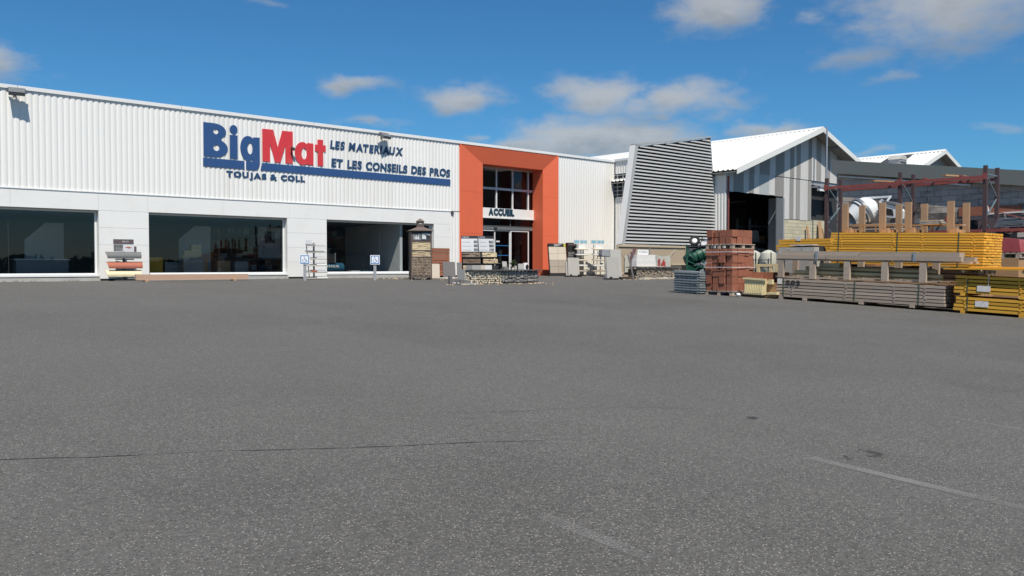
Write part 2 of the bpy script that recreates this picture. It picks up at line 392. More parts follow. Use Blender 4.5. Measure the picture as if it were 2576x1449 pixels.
def worn(name, col, cover, scale=45., broad=1.2, rough=.8, amax=.75):
    """paint, dust or oil lying on the asphalt, worn through where the noise says so"""
    m, N, L, P = nt(name)
    g = N.new('ShaderNodeNewGeometry')
    a = N.new('ShaderNodeTexNoise'); a.inputs['Scale'].default_value = scale; a.inputs['Detail'].default_value = 3; L.new(g.outputs['Position'], a.inputs['Vector'])
    b = N.new('ShaderNodeTexNoise'); b.inputs['Scale'].default_value = broad; b.inputs['Detail'].default_value = 4; L.new(g.outputs['Position'], b.inputs['Vector'])
    ad = N.new('ShaderNodeMath'); ad.operation = 'ADD'; L.new(a.outputs[0], ad.inputs[0]); L.new(b.outputs[0], ad.inputs[1])
    mr = N.new('ShaderNodeMapRange'); mr.interpolation_type = 'SMOOTHSTEP'; L.new(ad.outputs[0], mr.inputs[0])
    mr.inputs[1].default_value = .98 - cover*.3; mr.inputs[2].default_value = 1.38 - cover*.3; mr.inputs[4].default_value = amax
    tr = N.new('ShaderNodeBsdfTransparent'); mx = N.new('ShaderNodeMixShader')
    P.inputs['Base Color'].default_value = (*col, 1); P.inputs['Roughness'].default_value = rough
    L.new(mr.outputs[0], mx.inputs[0]); L.new(tr.outputs[0], mx.inputs[1]); L.new(P.outputs[0], mx.inputs[2])
    L.new(mx.outputs[0], N['Material Output'].inputs[0])
    return m
MT['paint'] = worn('worn_white_paint', (.29,.28,.265), .45, 90., 1.0, amax=.52)
MT['paint2'] = worn('faint_white_paint', (.26,.25,.235), .20, 90., .8, amax=.36)
MT['oil'] = worn('oil_stain', (.04,.038,.036), .45, 14., 3., .6, .6)
MT['tar'] = mat('crack_shadow', (.045,.043,.040), .9, .2, 20)  # dark colour stands in for the shade inside the cracks
MT['dust'] = worn('pale_dust', (.22,.215,.20), -.05, 30., 2.5)

def make_glass(name, tint=.9):
    """thin window glass: clear sheet plus a Schlick mirror term that is the same from both sides"""
    m, N, L, P = nt(name); N.remove(P)
    tr = N.new('ShaderNodeBsdfTransparent'); tr.inputs[0].default_value = (tint*.97, tint, tint, 1)
    gl = N.new('ShaderNodeBsdfGlossy'); gl.inputs['Roughness'].default_value = .01; gl.inputs[0].default_value = (.95,.97,1,1)
    lw = N.new('ShaderNodeLayerWeight'); lw.inputs[0].default_value = .5
    pw = N.new('ShaderNodeMath'); pw.operation = 'POWER'; L.new(lw.outputs['Facing'], pw.inputs[0]); pw.inputs[1].default_value = 5.
    ma = N.new('ShaderNodeMath'); ma.operation = 'MULTIPLY_ADD'; L.new(pw.outputs[0], ma.inputs[0]); ma.inputs[1].default_value = .95; ma.inputs[2].default_value = .045
    wv = N.new('ShaderNodeTexNoise'); wv.inputs['Scale'].default_value = .7; wv.inputs['Detail'].default_value = 1
    g = N.new('ShaderNodeNewGeometry'); L.new(g.outputs['Position'], wv.inputs['Vector'])
    bp = N.new('ShaderNodeBump'); bp.inputs['Strength'].default_value = .06; bp.inputs['Distance'].default_value = .05; L.new(wv.outputs[0], bp.inputs['Height']); L.new(bp.outputs[0], gl.inputs['Normal'])
    mx = N.new('ShaderNodeMixShader'); L.new(ma.outputs[0], mx.inputs[0]); L.new(tr.outputs[0], mx.inputs[1]); L.new(gl.outputs[0], mx.inputs[2])
    L.new(mx.outputs[0], N['Material Output'].inputs[0]); return m
MT['glass'] = make_glass('shop_glass', .74)

# ------------------------------------------------------------------ glyphs
def curve_mesh(loops, thick):
    cu = bpy.data.curves.new('glyph', 'CURVE'); cu.dimensions = '2D'; cu.fill_mode = 'BOTH'; cu.extrude = thick/2
    for lp in loops:
        sp = cu.splines.new('POLY'); sp.points.add(len(lp)-1)
        for p, q in zip(sp.points, lp): p.co = (q[0], q[1], 0, 1)
        sp.use_cyclic_u = True
    ob = bpy.data.objects.new('glyph', cu); COL.objects.link(ob)
    me = bpy.data.meshes.new_from_object(ob.evaluated_get(bpy.context.evaluated_depsgraph_get()))
    bpy.data.objects.remove(ob); bpy.data.curves.remove(cu); return me
def char_mesh(ch, thick, bold, shear=0.):
    cu = bpy.data.curves.new('glyph', 'FONT'); cu.body = ch; cu.extrude = thick/2; cu.offset = bold; cu.resolution_u = 4; cu.shear = shear
    ob = bpy.data.objects.new('glyph', cu); COL.objects.link(ob)
    me = bpy.data.meshes.new_from_object(ob.evaluated_get(bpy.context.evaluated_depsgraph_get()))
    bpy.data.objects.remove(ob); bpy.data.curves.remove(cu); return me
def text_row(s, parent, m, x0, x1, z0, z1, y, thick, bold=.028, shear=0., gap=.16, space=.55, name='letter', jitter=0., rot=(R(90),0,0)):
    """letters standing in the XZ plane between x0..x1 and z0..z1, each letter a mesh of its own"""
    gl = []; pen = 0.
    for ch in s:
        if ch == ' ': pen += space; continue
        me = char_mesh(ch, thick, bold, shear)
        xs = [v.co.x for v in me.vertices]; ys = [v.co.y for v in me.vertices]
        gl.append((me, pen - min(xs), min(ys), max(ys))); pen += max(xs) - min(xs) + gap
    pen -= gap
    kx = (x1 - x0)/pen; cap = max(g[3] for g in gl); base = min(g[2] for g in gl); kz = (z1 - z0)/(cap - base)
    for me, off, lo, hi in gl:
        dz = random.uniform(-jitter, jitter)
        for v in me.vertices:
            v.co.x = (v.co.x + off)*kx; v.co.y = (v.co.y - base)*kz + dz
        me.materials.clear(); me.materials.append(m)
        link(me, name, parent, (x0, y, z0), rot)
def ell(cx, cz, rx, rz, a0=0., a1=2*PI, n=28):
    full = abs(a1 - a0 - 2*PI) < 1e-6
    return [(cx + rx*math.cos(a0 + (a1-a0)*i/(n if full else n-1)), cz + rz*math.sin(a0 + (a1-a0)*i/(n if full else n-1))) for i in range(n)]
# ================================================================== SETTING: ground
def make_ground():
    ys = [-320,-200,-120,-80,-60] + [-52 + 1.0*i for i in range(57)] + [12, 25, 60, 150, 320]
    xs = [-320,-160,-80,-40,-20] + list(range(-10, 81, 5)) + [120, 200, 320]
    b = MB(); nx = len(xs)
    for y in ys:
        for x in xs: b.v.append((x, y, ground_z(x, y)))
    for j in range(len(ys)-1):
        for i in range(nx-1): b.f.append((j*nx+i, j*nx+i+1, (j+1)*nx+i+1, (j+1)*nx+i))
    return b.build('ground', MT['asphalt'], smooth=True)
struct(make_ground(), 'worn grey asphalt yard sloping down from the shop')

def strip(name, pts, w, m, lift=.004, label=None, jit=0.):
    """thin sheet following the ground along a polyline"""
    b = MB(); L = []
    for k in range(len(pts)-1):
        a, c = Vector(pts[k]), Vector(pts[k+1]); n = max(1, int((c-a).length/.5))
        for i in range(n + (1 if k == len(pts)-2 else 0)): L.append(a + (c-a)*i/n)
    for i, p in enumerate(L):
        t = (L[min(i+1, len(L)-1)] - L[max(i-1, 0)]).normalized(); q = Vector((-t.y, t.x))*w/2*(1 + random.uniform(-jit, jit))
        for s in (-1, 1):
            v = p + q*s; b.v.append((v.x, v.y, ground_z(v.x, v.y) + lift))
    for i in range(len(L)-1): b.f.append((2*i, 2*i+1, 2*i+3, 2*i+2))
    o = b.build(name, m); struct(o, label); return o
for x, y0, y1, mm in ((3.18,-30.38,-34.5,'paint'), (5.62,-30.64,-35.0,'paint'), (8.08,-30.62,-35.0,'paint'), (10.45,-30.4,-35.0,'paint2'), (.62,-30.3,-34.5,'paint'),
                      (3.7,-21.2,-24.6,'paint2'), (6.15,-21.2,-24.6,'paint2'), (12.0,-13.5,-18.0,'paint2'), (14.5,-13.5,-18.0,'paint2'), (17.0,-13.5,-17.5,'paint2')):
    strip('parking_line', [(x, y0), (x - .12, y1)], .095, MT[mm])
strip('parking_line', [(2.0,-7.0), (24.0,-8.1)], .10, MT['paint2'])
for x in (5.0, 8.6, 12.2, 15.6, 19.0): strip('parking_line', [(x,-7.2), (x+1.1,-3.0)], .10, MT['paint2'])
for i in range(9): strip('parking_line', [(16.6+.15*i,-19.5-.62*i), (17.5+.15*i,-19.3-.62*i)], .12, MT['paint2'])
crk = []; x, y = -1.5, -26.2
for i in range(60):
    crk.append((x, y)); x += .10; y += -.051 + random.uniform(-.018, .018)
strip('asphalt_crack', crk, .009, MT['tar'], .003, jit=.8)
crk = [(4.4,-27.9), (4.9,-28.2), (5.6,-28.45), (6.5,-29.1)]
strip('asphalt_crack', crk, .006, MT['tar'], .003, jit=.6)
def blotch(name, cx, cy, rx, ry, m, rot=0., lift=.003):
    b = MB(); b.v.append((cx, cy, ground_z(cx, cy)+lift)); n = 26
    for i in range(n):
        a = 2*PI*i/n; k = 1 + random.uniform(-.25, .25); u, v = rx*k*math.cos(a), ry*k*math.sin(a)
        px, py = cx + u*math.cos(rot) - v*math.sin(rot), cy + u*math.sin(rot) + v*math.cos(rot)
        b.v.append((px, py, ground_z(px, py)+lift))
    for i in range(n): b.f.append((0, 1+i, 1+(i+1) % n))
    struct(b.build(name, m))
blotch('oil_stain', 6.12,-30.84,.13,.085, MT['oil'], .7); blotch('oil_stain', 5.86,-30.80,.06,.03, MT['oil'], .7); blotch('oil_stain', 6.5,-29.6,.07,.05, MT['oil'], .3)
for cx, cy, rx, ry in ((7.3,-12.2,1.0,.25), (11.5,-15.5,.8,.25), (10.4,-20.3,.7,.2), (15.5,-14.0,1.2,.3), (8.2,-10.0,.6,.12), (18.8,-10.6,1.3,.35), (26.5,-6.0,1.2,.5)):
    blotch('pale_dust_patch', cx, cy, rx, ry, MT['dust'], random.uniform(-.3, .3))

# ================================================================== SHOP BUILDING
shop = thing('shop_building', 'long white shop building with corrugated cladding and orange entrance portal', 'building', (0,0,0))
def corrugated(x0, x1, z0, z1, y, p=.2, d=.024, axis='x', top=None):
    """rounded ribs with narrow grooves; axis x: sheet in the XZ plane facing -Y"""
    b = MB(); n = int(round((x1-x0)/p)); p = (x1-x0)/n
    prof = [(0,d),(.10,d*.25),(.22,.0),(.60,.0),(.74,d*.25),(.84,d),(1.0,d)]
    pts = []
    for i in range(n):
        for k, (u, w) in enumerate(prof):
            if i and k == 0: continue
            pts.append((x0 + (i+u)*p, y + w))
    for x, yy in pts:
        zt = z1 if top is None else top(x)
        if axis == 'x': b.v += [(x, yy, z0), (x, yy, zt)]
        else: b.v += [(yy, x, z0), (yy, x, zt)]
    for i in range(len(pts)-1): b.f.append((2*i, 2*i+2, 2*i+3, 2*i+1))
    return b
corrugated(-5.0, 26.43, 3.30, 6.74, -.03).build('cladding', MT['clad'], shop, smooth=True)
corrugated(33.48, 38.28, .05, 6.74, -.03).build('cladding', MT['clad'], shop, smooth=True)
corrugated(25.84, 26.43, .05, 3.26, -.03).build('cladding', MT['clad'], shop, smooth=True)
for x0, x1 in ((-5,.9),(.92,6.7),(6.72,12.4),(12.42,18.2),(18.22,24.0),(24.02,29.8),(29.82,35.6),(35.62,38.33)):
    MB().box(x0, x1, -.085, .16, 6.735, 6.87).build('coping', MT['coping'], shop)
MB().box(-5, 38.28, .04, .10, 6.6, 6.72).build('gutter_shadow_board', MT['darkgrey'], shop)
MB().box(-5, 25.86, -.07, -.002, 3.262, 3.296).build('drip_flashing', MT['coping'], shop)
b = MB(); b.prism([(25.86,3.30),(26.02,3.22),(26.0,3.12),(25.86,3.14)], -.10, -.03); b.build('flashing_end', MT['darkgrey'], shop)
# fascia panels and pillar panels, each with an open joint
def panel(x0, x1, z0, z1, name):
    MB().box(x0+.003, x1-.003, -.045, .03, z0+.003, z1-.003).build(name, MT['panel'], shop)
fj = [-5.0,.5,3.5,6.43,9.31,11.09,14.07,17.04,18.86,21.8,24.79,25.84]
for a, c in zip(fj, fj[1:]): panel(a, c, 2.61, 3.26, 'fascia_panel')
for a, c in ((1.7,3.52), (9.31,11.12), (16.92,18.84), (24.79,25.84)):
    for k in range(4): panel(a, c, .05 + .64*k, .05 + .64*(k+1), 'pillar_panel')
    MB().box(a+.01, c-.01, .031, .30, .0, 2.605).build('pillar', MT['panel'], shop)
    MB().box(a+.03, c-.03, -.02, .03, -.08, .045).build('pillar_foot', MT['dark'], shop)
WY = .26
for wi, (a, c) in enumerate(((-5.0,1.7), (3.52,9.31), (11.12,16.92), (18.84,24.79))):
    w = MB().box(a, c, WY-.04, WY+.04, .20, .26).build('window', MT['whiteframe'], shop)
    f = MB(); f.box(a, a+.05, WY-.04, WY+.04, .262, 2.60); f.box(c-.07, c, WY-.04, WY+.04, .262, 2.60); f.box(a+.052, c-.072, WY-.04, WY+.04, 2.53, 2.60)
    f.build('frame', MT['whiteframe'], w)
    mid = (a + c)/2
    MB().add([(a+.052,WY-.006,.262),(mid-.004,WY-.006,.262),(mid-.004,WY-.006,2.528),(a+.052,WY-.006,2.528)], [(0,1,2,3)]).build('pane', MT['glass'], w)
    MB().add([(mid+.004,WY-.006,.262),(c-.072,WY-.006,.262),(c-.072,WY-.006,2.528),(mid+.004,WY-.006,2.528)], [(0,1,2,3)]).build('pane', MT['glass'], w)
    MB().box(mid-.0035, mid+.0035, WY-.005, WY+.005, .262, 2.528).build('glazing_joint', MT['darkgrey'], w)
    MB().box(a, c, -.02, WY+.10, 2.602, 2.609).build('soffit', MT['greypaint'], w)
    MB().box(a-.02, c+.02, -.06, WY+.06, .135, .198).build('sill', MT['coping'], w)
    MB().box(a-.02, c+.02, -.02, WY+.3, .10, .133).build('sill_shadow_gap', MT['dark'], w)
    MB().box(a-.02, c+.02, -.10, WY+.3, -.2, .098).build('plinth', MT['concrete'], shop)
# shell: roof, far walls, shop floor and room behind the windows
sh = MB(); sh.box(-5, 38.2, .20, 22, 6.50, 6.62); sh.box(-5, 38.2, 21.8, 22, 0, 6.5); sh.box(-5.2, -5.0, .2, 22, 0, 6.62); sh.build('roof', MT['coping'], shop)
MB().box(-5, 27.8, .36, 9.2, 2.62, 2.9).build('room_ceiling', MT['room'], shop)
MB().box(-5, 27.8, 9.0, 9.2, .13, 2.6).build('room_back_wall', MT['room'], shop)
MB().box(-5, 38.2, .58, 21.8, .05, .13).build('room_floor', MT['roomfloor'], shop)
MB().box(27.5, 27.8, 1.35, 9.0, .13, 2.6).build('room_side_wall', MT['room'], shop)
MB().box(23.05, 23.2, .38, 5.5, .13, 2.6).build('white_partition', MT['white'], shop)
MB().box(-5, 26.4, .12, .19, 2.62, 6.5).build('cladding_backing', MT['greypaint'], shop)
MB().box(33.5, 38.2, .12, .19, .05, 6.5).build('cladding_backing', MT['greypaint'], shop)
MB().box(24.8, 26.4, .31, .4, .05, 2.6).build('wall_backing', MT['greypaint'], shop)

# ---- orange portal: splayed frame, straight reveal, glazing at the back
OL, OR, OT = 26.43, 33.48, 6.735
IL, IR, IT = 28.12, 32.48, 5.87
fy, iy, gy = -.07, .16, 1.0
def quad(name, pts, m, par, th=(0,.02,0)):
    b = MB(); n = len(pts); o = Vector(th)
    b.add([Vector(p) for p in pts] + [Vector(p)+o for p in pts], [tuple(range(n)), tuple(range(2*n-1, n-1, -1))] + [(i, i+n, (i+1) % n+n, (i+1) % n) for i in range(n)])
    return b.build(name, m, par)
portal = MB().box(OL, OL+.05, fy, .3, -.1, OT).build('portal', MT['orange'], shop)
MB().box(OR-.05, OR, fy, .3, -.1, OT).build('portal_edge', MT['orange'], portal)
quad('portal_jamb', [(OL+.05,fy,-.1),(IL,iy,-.1),(IL,iy,IT),(OL+.05,fy,OT)], MT['orange'], portal)
quad('portal_jamb', [(IR,iy,-.1),(OR-.05,fy,-.1),(OR-.05,fy,OT),(IR,iy,IT)], MT['orange'], portal)
quad('portal_head', [(OL+.05,fy,OT),(IL,iy,IT),(IR,iy,IT),(OR-.05,fy,OT)], MT['orange'], portal)
MB().box(IL-.06, IL, iy+.021, gy, -.1, IT).build('portal_reveal', MT['orange'], portal)
MB().box(IR, IR+.06, iy+.021, gy, -.1, IT).build('portal_reveal', MT['orange'], portal)
MB().box(IL-.06, IR+.06, iy+.021, gy, IT, IT+.06).build('portal_soffit', MT['orange'], portal)
MB().box(OL+.05, OR-.05, .40, .95, IT+.10, 6.5).build('portal_backing', MT['greypaint'], portal)
MB().box(OL, IL-.07, .40, .95, -.1, IT+.09).build('portal_backing', MT['greypaint'], portal)
MB().box(IR+.07, OR, .40, .95, -.1, IT+.09).build('portal_backing', MT['greypaint'], portal)
for z in (2.2, 4.35):
    for a, c, ya, yc in ((OL+.05,IL,fy,iy), (IR,OR-.05,iy,fy)): MB().add([(a,ya-.002,z),(c,yc-.002,z),(c,yc-.002,z+.006),(a,ya-.002,z+.006)], [(0,1,2,3)]).build('panel_joint', MT['rust'], portal)
ent = MB().box(IL, IR, gy+.02, gy+.10, 5.78, IT).build('entrance_glazing', MT['alu'], shop)
cols = [28.62, 29.80, 30.98, 32.16]
for x in cols: MB().box(x-.035, x+.035, gy, gy+.1, 3.66, 5.778).build('mullion', MT['whiteframe'], ent)
MB().box(IL, IR, gy-.01, gy+.11, 4.66, 4.78).build('transom', MT['alu'], ent)
xs = [IL] + cols + [IR]
for a, c in zip(xs, xs[1:]):
    for z0, z1 in ((3.66,4.655), (4.785,5.775)):
        if c - a > .08: MB().add([(a+.036,gy+.04,z0),(c-.036,gy+.04,z0),(c-.036,gy+.04,z1),(a+.036,gy+.04,z1)], [(0,1,2,3)]).build('pane', MT['glass'], ent)
wf = MB().box(IL-.02, IR+.02, gy-.10, gy+.12, 3.16, 3.655).build('entrance_fascia', MT['panel'], ent)
MB().box(IL-.02, IR+.02, gy-.13, gy+.12, 3.10, 3.155).build('entrance_fascia_trim', MT['coping'], ent)
MB().box(IL, IR, gy+.02, gy+.12, 2.66, 2.72).build('transom', MT['darkgrey'], ent)
MB().box(IL, IR, gy, gy+.14, 2.50, 2.655).build('door_header', MT['steelgrey'], ent)
for a, c in ((IL+.05,30.80), (30.86,IR-.05)): MB().add([(a,gy+.05,2.725),(c,gy+.05,2.725),(c,gy+.05,3.095),(a,gy+.05,3.095)], [(0,1,2,3)]).build('pane', MT['glass'], ent)
MB().box(30.80, 30.86, gy+.03, gy+.1, 2.725, 3.095).build('mullion', MT['darkgrey'], ent)
def door(a, c, y, nm='sliding_door'):
    d = MB().box(a, a+.06, y, y+.05, .0, 2.49).build(nm, MT['whiteframe'], ent)
    MB().box(c-.06, c, y, y+.05, .0, 2.49).build('stile', MT['whiteframe'], d)
    MB().box(a+.062, c-.062, y, y+.05, 2.42, 2.49).build('rail', MT['whiteframe'], d)
    MB().box(a+.062, c-.062, y, y+.05, .0, .10).build('rail', MT['whiteframe'], d)
    MB().add([(a+.062,y+.02,.105),(c-.062,y+.02,.105),(c-.062,y+.02,2.415),(a+.062,y+.02,2.415)], [(0,1,2,3)]).build('pane', MT['glass'], d)
    return d
door(28.14, 29.72, gy+.03); d2 = door(29.68, 30.86, gy+.09); door(30.84, 32.22, gy+.03)
for z in (1.08, 1.62): MB().box(29.75, 30.78, gy+.105, gy+.109, z, z+.035).build('blue_stripe', MT['signblue'], d2)
MB().box(29.85, 30.1, gy+.104, gy+.108, 1.82, 1.9).build('notice', MT['paper'], d2)
MB().box(29.60, 29.78, gy-.06, gy, 2.50, 2.62).build('motion_sensor', MT['printblk'], ent)
MB().box(27.9, 34.6, 6.0, 6.2, .05, 6.4).build('hall_back_wall', MT['room'], shop)
st = MB()
for i in range(11): st.box(31.0, 32.3, 2.2+.28*i, 2.5+.28*i, .13+.17*i, .17+.17*i)
st.build('inner_stairs', MT['greypaint'], shop)
MB().box(34.4, 34.6, 1.0, 6.0, .05, 6.4).build('hall_side_wall', mat('hall_red_wall', (.30,.06,.05), .7, .06), shop)
MB().box(27.81, 28.0, 1.35, 6.0, .05, 6.4).build('hall_side_wall', MT['room'], shop)
# entrance lettering
acc_s = thing('entrance_sign', 'dark blue capital letters over the entrance doors', 'lettering', (29.13, gy-.10, 3.2))
text_row('ACCUEIL', acc_s, MT['accueil'], 0, 1.84, .06, .44, -.018, .03, bold=.06, gap=.06, name='letter')

# ---- wall sign lettering
sg = thing('wall_sign', 'big blue and red shop lettering with a long blue bar on white cladding', 'sign', (0, -.046, 4.5))
def glyph(loops, m, name='letter'):
    lp = [[(x, z - 4.5) for x, z in l] for l in loops]
    me = curve_mesh(lp, .022); me.materials.append(m); link(me, name, sg, (0, 0, 0), (R(90), 0, 0))
Bo = [(13.29,4.97),(13.29,6.34),(13.70,6.34)] + ell(13.72,6.02,.51,.32,PI/2,-.95,14) + ell(13.74,5.34,.56,.37,.98,-PI/2,14)
glyph([Bo, ell(13.80,6.01,.11,.11)[:], ell(13.82,5.35,.13,.13)], MT['blue'])
glyph([[(14.39,4.97),(14.39,5.94),(14.72,5.94),(14.72,4.97)]], MT['blue'])
glyph([ell(14.555,6.17,.165,.185)], MT['blue'], 'letter_dot')
glyph([[(15.40,5.93),(15.69,5.95),(15.69,4.86),(15.66,4.72),(15.59,4.61),(15.49,4.56),(15.08,4.56),(15.08,4.91),(15.34,4.91),(15.39,4.99)] + ell(15.18,5.45,.345,.52,-.95,-2*PI+.95,26), ell(15.26,5.45,.12,.24)], MT['blue'])
glyph([[(15.81,4.97),(15.81,6.34),(16.30,6.35),(16.51,5.62),(16.72,6.35),(17.21,6.36),(17.21,4.97),(16.86,4.97),(16.86,5.74),(16.63,4.97),(16.38,4.97),(16.15,5.74),(16.15,4.97)]], MT['red'])
glyph([[(17.90,5.86),(17.90,5.94),(18.20,5.94),(18.20,4.98),(17.90,4.98),(17.90,5.05)] + ell(17.68,5.455,.375,.505,-.9,-2*PI+.9,26), ell(17.75,5.455,.125,.25)], MT['red'])
glyph([[(18.41,4.98),(18.41,5.61),(18.28,5.61),(18.28,5.91),(18.41,5.91),(18.41,6.14),(18.68,6.15),(18.68,5.91),(18.81,5.92),(18.81,5.63),(18.68,5.63),(18.68,4.98)]], MT['red'])
glyph([[(13.27,4.57),(15.01,4.57),(15.01,4.91),(13.27,4.91)]], MT['blue'], 'sign_bar')
glyph([[(15.72,4.58),(15.80,4.90),(25.82,4.88),(25.82,4.56)]], MT['blue'], 'sign_bar')
def row(label, s, x0, x1, z0, z1, **k):
    t = thing('slogan_lettering', label, 'lettering', (0, -.042, z0))
    text_row(s, t, MT['navy'], x0, x1, 0, z1-z0, 0, .018, jitter=.012, **k)
row('navy capitals in one short line right of the red letters', 'LES MATERIAUX', 19.03, 22.98, 5.79, 6.18, bold=.05, shear=.12, gap=.03, space=.40)
row('navy capitals in a long line just above the blue bar', 'ET LES CONSEILS DES PROS', 19.09, 25.81, 4.98, 5.38, bold=.05, shear=.06, gap=.03, space=.42)
row('blue owner name in spaced capitals below the blue bar', 'TOUJAS & COLL', 14.23, 17.79, 4.13, 4.46, bold=.065, gap=.08, space=.34)

# ---- floodlights on the coping and a small spot on the red letter
def floodlight(x, z, label, rz):
    t = thing('floodlight', label, 'light', (x, -.03, z), 0, 'floodlights under the roof edge')
    MB().box(-.05, .05, -.03, .0, -.12, .10).build('wall_bracket', MT['lamp'], t)
    MB().bar((0,-.03,.02), (0,-.30,.0), .05, .05).build('arm', MT['lamp'], t)
    M = Matrix.Translation((.0,-.36,-.03)) @ Matrix.Rotation(rz, 4, 'Z') @ Matrix.Rotation(R(38), 4, 'X')
    h = MB().box(-.25, .25, -.16, .16, -.07, .07, M).build('housing', MT['lamp'], t)
    MB().box(-.21, .21, -.12, .12, -.085, -.072, M).build('lamp_glass', MT['lampglass'], h)
    MB().box(-.27, .27, .13, .19, -.12, .05, M).build('visor', MT['lamp'], t)
floodlight(6.62, 6.62, 'grey floodlight under the roof edge at the far end of the shop front', R(-10))
floodlight(21.75, 6.64, 'grey floodlight under the roof edge above the slogan lettering', R(12))
t = thing('spotlight', 'small dark spotlight hanging against the red capital letter', 'light', (17.10, -.11, 5.60))
MB().tube((0,0,.02), (.03,-.10,.03), .02).build('arm', MT['printblk'], t)
MB().tube((-.04,-.10,.06), (.09,-.17,-.05), .055, 10, .075).build('lamp_head', MT['printblk'], t)
MB().tube((.0,-.02,.0), (.05,-.02,-.30), .022, 6).build('cable', MT['printblk'], t)

# ---- things standing inside the shop windows
def inside(name, label, cat, b, m, extra=()):
    o = b.build(name, m); tag(o, label, cat); return o
inside('display_panel', 'pale display panel with a sloping top behind the first shop window', 'panel', MB().prism([(7.6,.13),(7.6,1.55),(8.35,2.25),(9.0,2.25),(9.0,.13)], 3.6, 3.68), MT['boardlight'])  # added panels stand for a pale gable mirrored in the glass
inside('display_panel', 'pale display panel with a sloping top behind the second shop window', 'panel', MB().prism([(13.6,.13),(13.6,1.7),(14.3,2.3),(15.0,2.3),(15.0,.13)], 3.6, 3.68), MT['boardlight'])
inside('notice_board', 'grey board with a dark framed picture behind the second shop window', 'board', MB().box(17.2,18.3,3.4,3.46,.9,2.35), MT['boardlight'])
o = MB().box(17.5, 18.0, 3.38, 3.396, 1.6, 2.15).build('framed_picture', MT['printblk']); tag(o, 'dark framed picture on the board behind the second shop window', 'picture')
ct = thing('shop_counter', 'low blue-grey counter with a pale top inside the first window', 'counter', (7.9, 2.4, .13))  # counter added in place of a vehicle mirrored in the glass
MB().box(-.9, .9, -.3, .3, 0, .62).build('counter_body', MT['plastic'], ct); MB().box(-.95, .95, -.35, .35, .622, .67).build('counter_top', MT['boardlight'], ct)
sd = thing('stone_sample_display', 'cream stone samples stacked on a stand inside the second window', 'display', (13.4, 1.6, .13))
MB().box(-.42, .42, -.2, .2, 0, .72).build('plinth', MT['room'], sd)
for k in range(9):
    w = .74 if k < 5 else .42
    piece('stone', MT['stonec'], sd, ((.0 if k < 5 else .16) + random.uniform(-.02,.02), 0, .76 + .062*k), (w, .2, .056))
for k, (x, c, z) in enumerate(((12.0,'wyel2',.75), (12.7,'plastic',.55), (13.9,'wbrown',.7), (14.9,'wbrown',.62), (15.7,'plastic',.6))):
    o = MB().box(x-.3, x+.3, 1.9, 2.4, .13, .13+z).build('goods_box', MT[c])
    tag(o, ['mustard box low inside the second shop window','dark box next to the mustard box in the second window','brown box under the stone samples inside the second window','brown box right of the window joint in the second window','dark box at the far end of the second window'][k], 'box')
rk = thing('shelf_unit', 'dark shelving full of goods behind the second and third windows', 'shelving', (19.0, 6.5, .13))
for z in (.1, .7, 1.3, 1.9): MB().box(-4, 4.5, -.3, .3, z, z+.05).build('shelf', MT['greypaint'], rk)
for x in (-4,-1.9,.2,2.3,4.5): MB().box(x-.03, x+.03, -.3, .3, 0, 2.3).build('upright', MT['greypaint'], rk)
for z in (.15, .75, 1.35, 1.95):
    for k in range(22):
        if random.random() < .8: piece('carton', random.choice([MT['plastic'], MT['boardlight'], MT['wbrown'], MT['compblue'], MT['boarddark']]), rk, (-3.8+.38*k, -.1, z+.14+.03), (.30, .4, .28*random.uniform(.6,1.1)))
cp = thing('air_compressor', 'blue air compressor behind the third shop window', 'compressor', (19.65, 1.1, .13))
MB().tube((-.45,0,.30), (.62,0,.30), .24, 18).build('tank', MT['compblue'], cp, smooth=True)
MB().box(-.35, .1, -.2, .2, .54, .98).build('motor', MT['black'], cp)
MB().box(.1, .16, -.25, .25, .54, 1.0).build('guard', MT['steelgrey'], cp); MB().tube((-.40,-.1,.56), (-.40,-.1,.95), .1, 10).build('cylinder_head', MT['silver'], cp)
text_row('IMER', cp, MT['stonewh'], -.30, .35, .32, .43, -.25, .01, bold=.04)
for k, (x, c) in enumerate(((20.9,'boardlight'), (21.5,'compblue'))):
    o = MB().box(x-.25, x+.25, .9, 1.2, .13, .30).build('tool_case', MT[c]); tag(o, ['small pale tool case behind the third window','small blue tool case behind the third window'][k], 'case')
dm = thing('drinks_machine', 'red and black machine inside the third window beside the stone tower', 'machine', (24.25, .62, .13))
MB().box(-.12, .35, -.1, .3, 0, 1.0).build('body', mat('machine_red', (.42,.03,.05), .4, .05), dm); MB().box(-.2, .36, -.14, .3, 1.0, 1.38).build('head', MT['printblk'], dm); MB().box(-.12, .3, -.06, .3, 1.38, 1.85).build('back_panel', MT['boarddark'], dm)

# ---- side wall turning towards the yard, with a barred window
corrugated(-3.2, -.03, 4.62+1.42, 6.80, 38.30, axis='y').build('side_cladding', MT['clad'], shop, smooth=True)
corrugated(-3.2, -.03, .05, 4.60, 38.30, axis='y').build('side_cladding', MT['clad'], shop, smooth=True)
corrugated(-3.2, -1.55, 4.60, 6.04, 38.30, axis='y').build('side_cladding', MT['clad'], shop, smooth=True)
MB().box(38.22, 38.5, -3.2, -.0, 6.80, 6.93).build('side_coping', MT['coping'], shop)
bw = MB().box(38.27, 38.45, -1.55, -.15, 4.55, 4.64).build('barred_window', MT['coping'], shop)
MB().box(38.40, 38.42, -1.5, -.2, 4.64, 6.02).build('pane', MT['dark'], bw)
for y in (-1.5,-1.05,-.62,-.2): MB().box(38.36, 38.40, y-.03, y+.03, 4.642, 6.02).build('frame', MT['alu'], bw)
for i in range(6): MB().tube((38.20,-1.52,4.78+.23*i), (38.20,-.08,4.78+.23*i), .02, 6).build('bar', MT['galv'], bw)
MB().box(38.45, 38.6, -3.2, .2, .0, 6.78).build('side_backing', MT['greypaint'], shop)

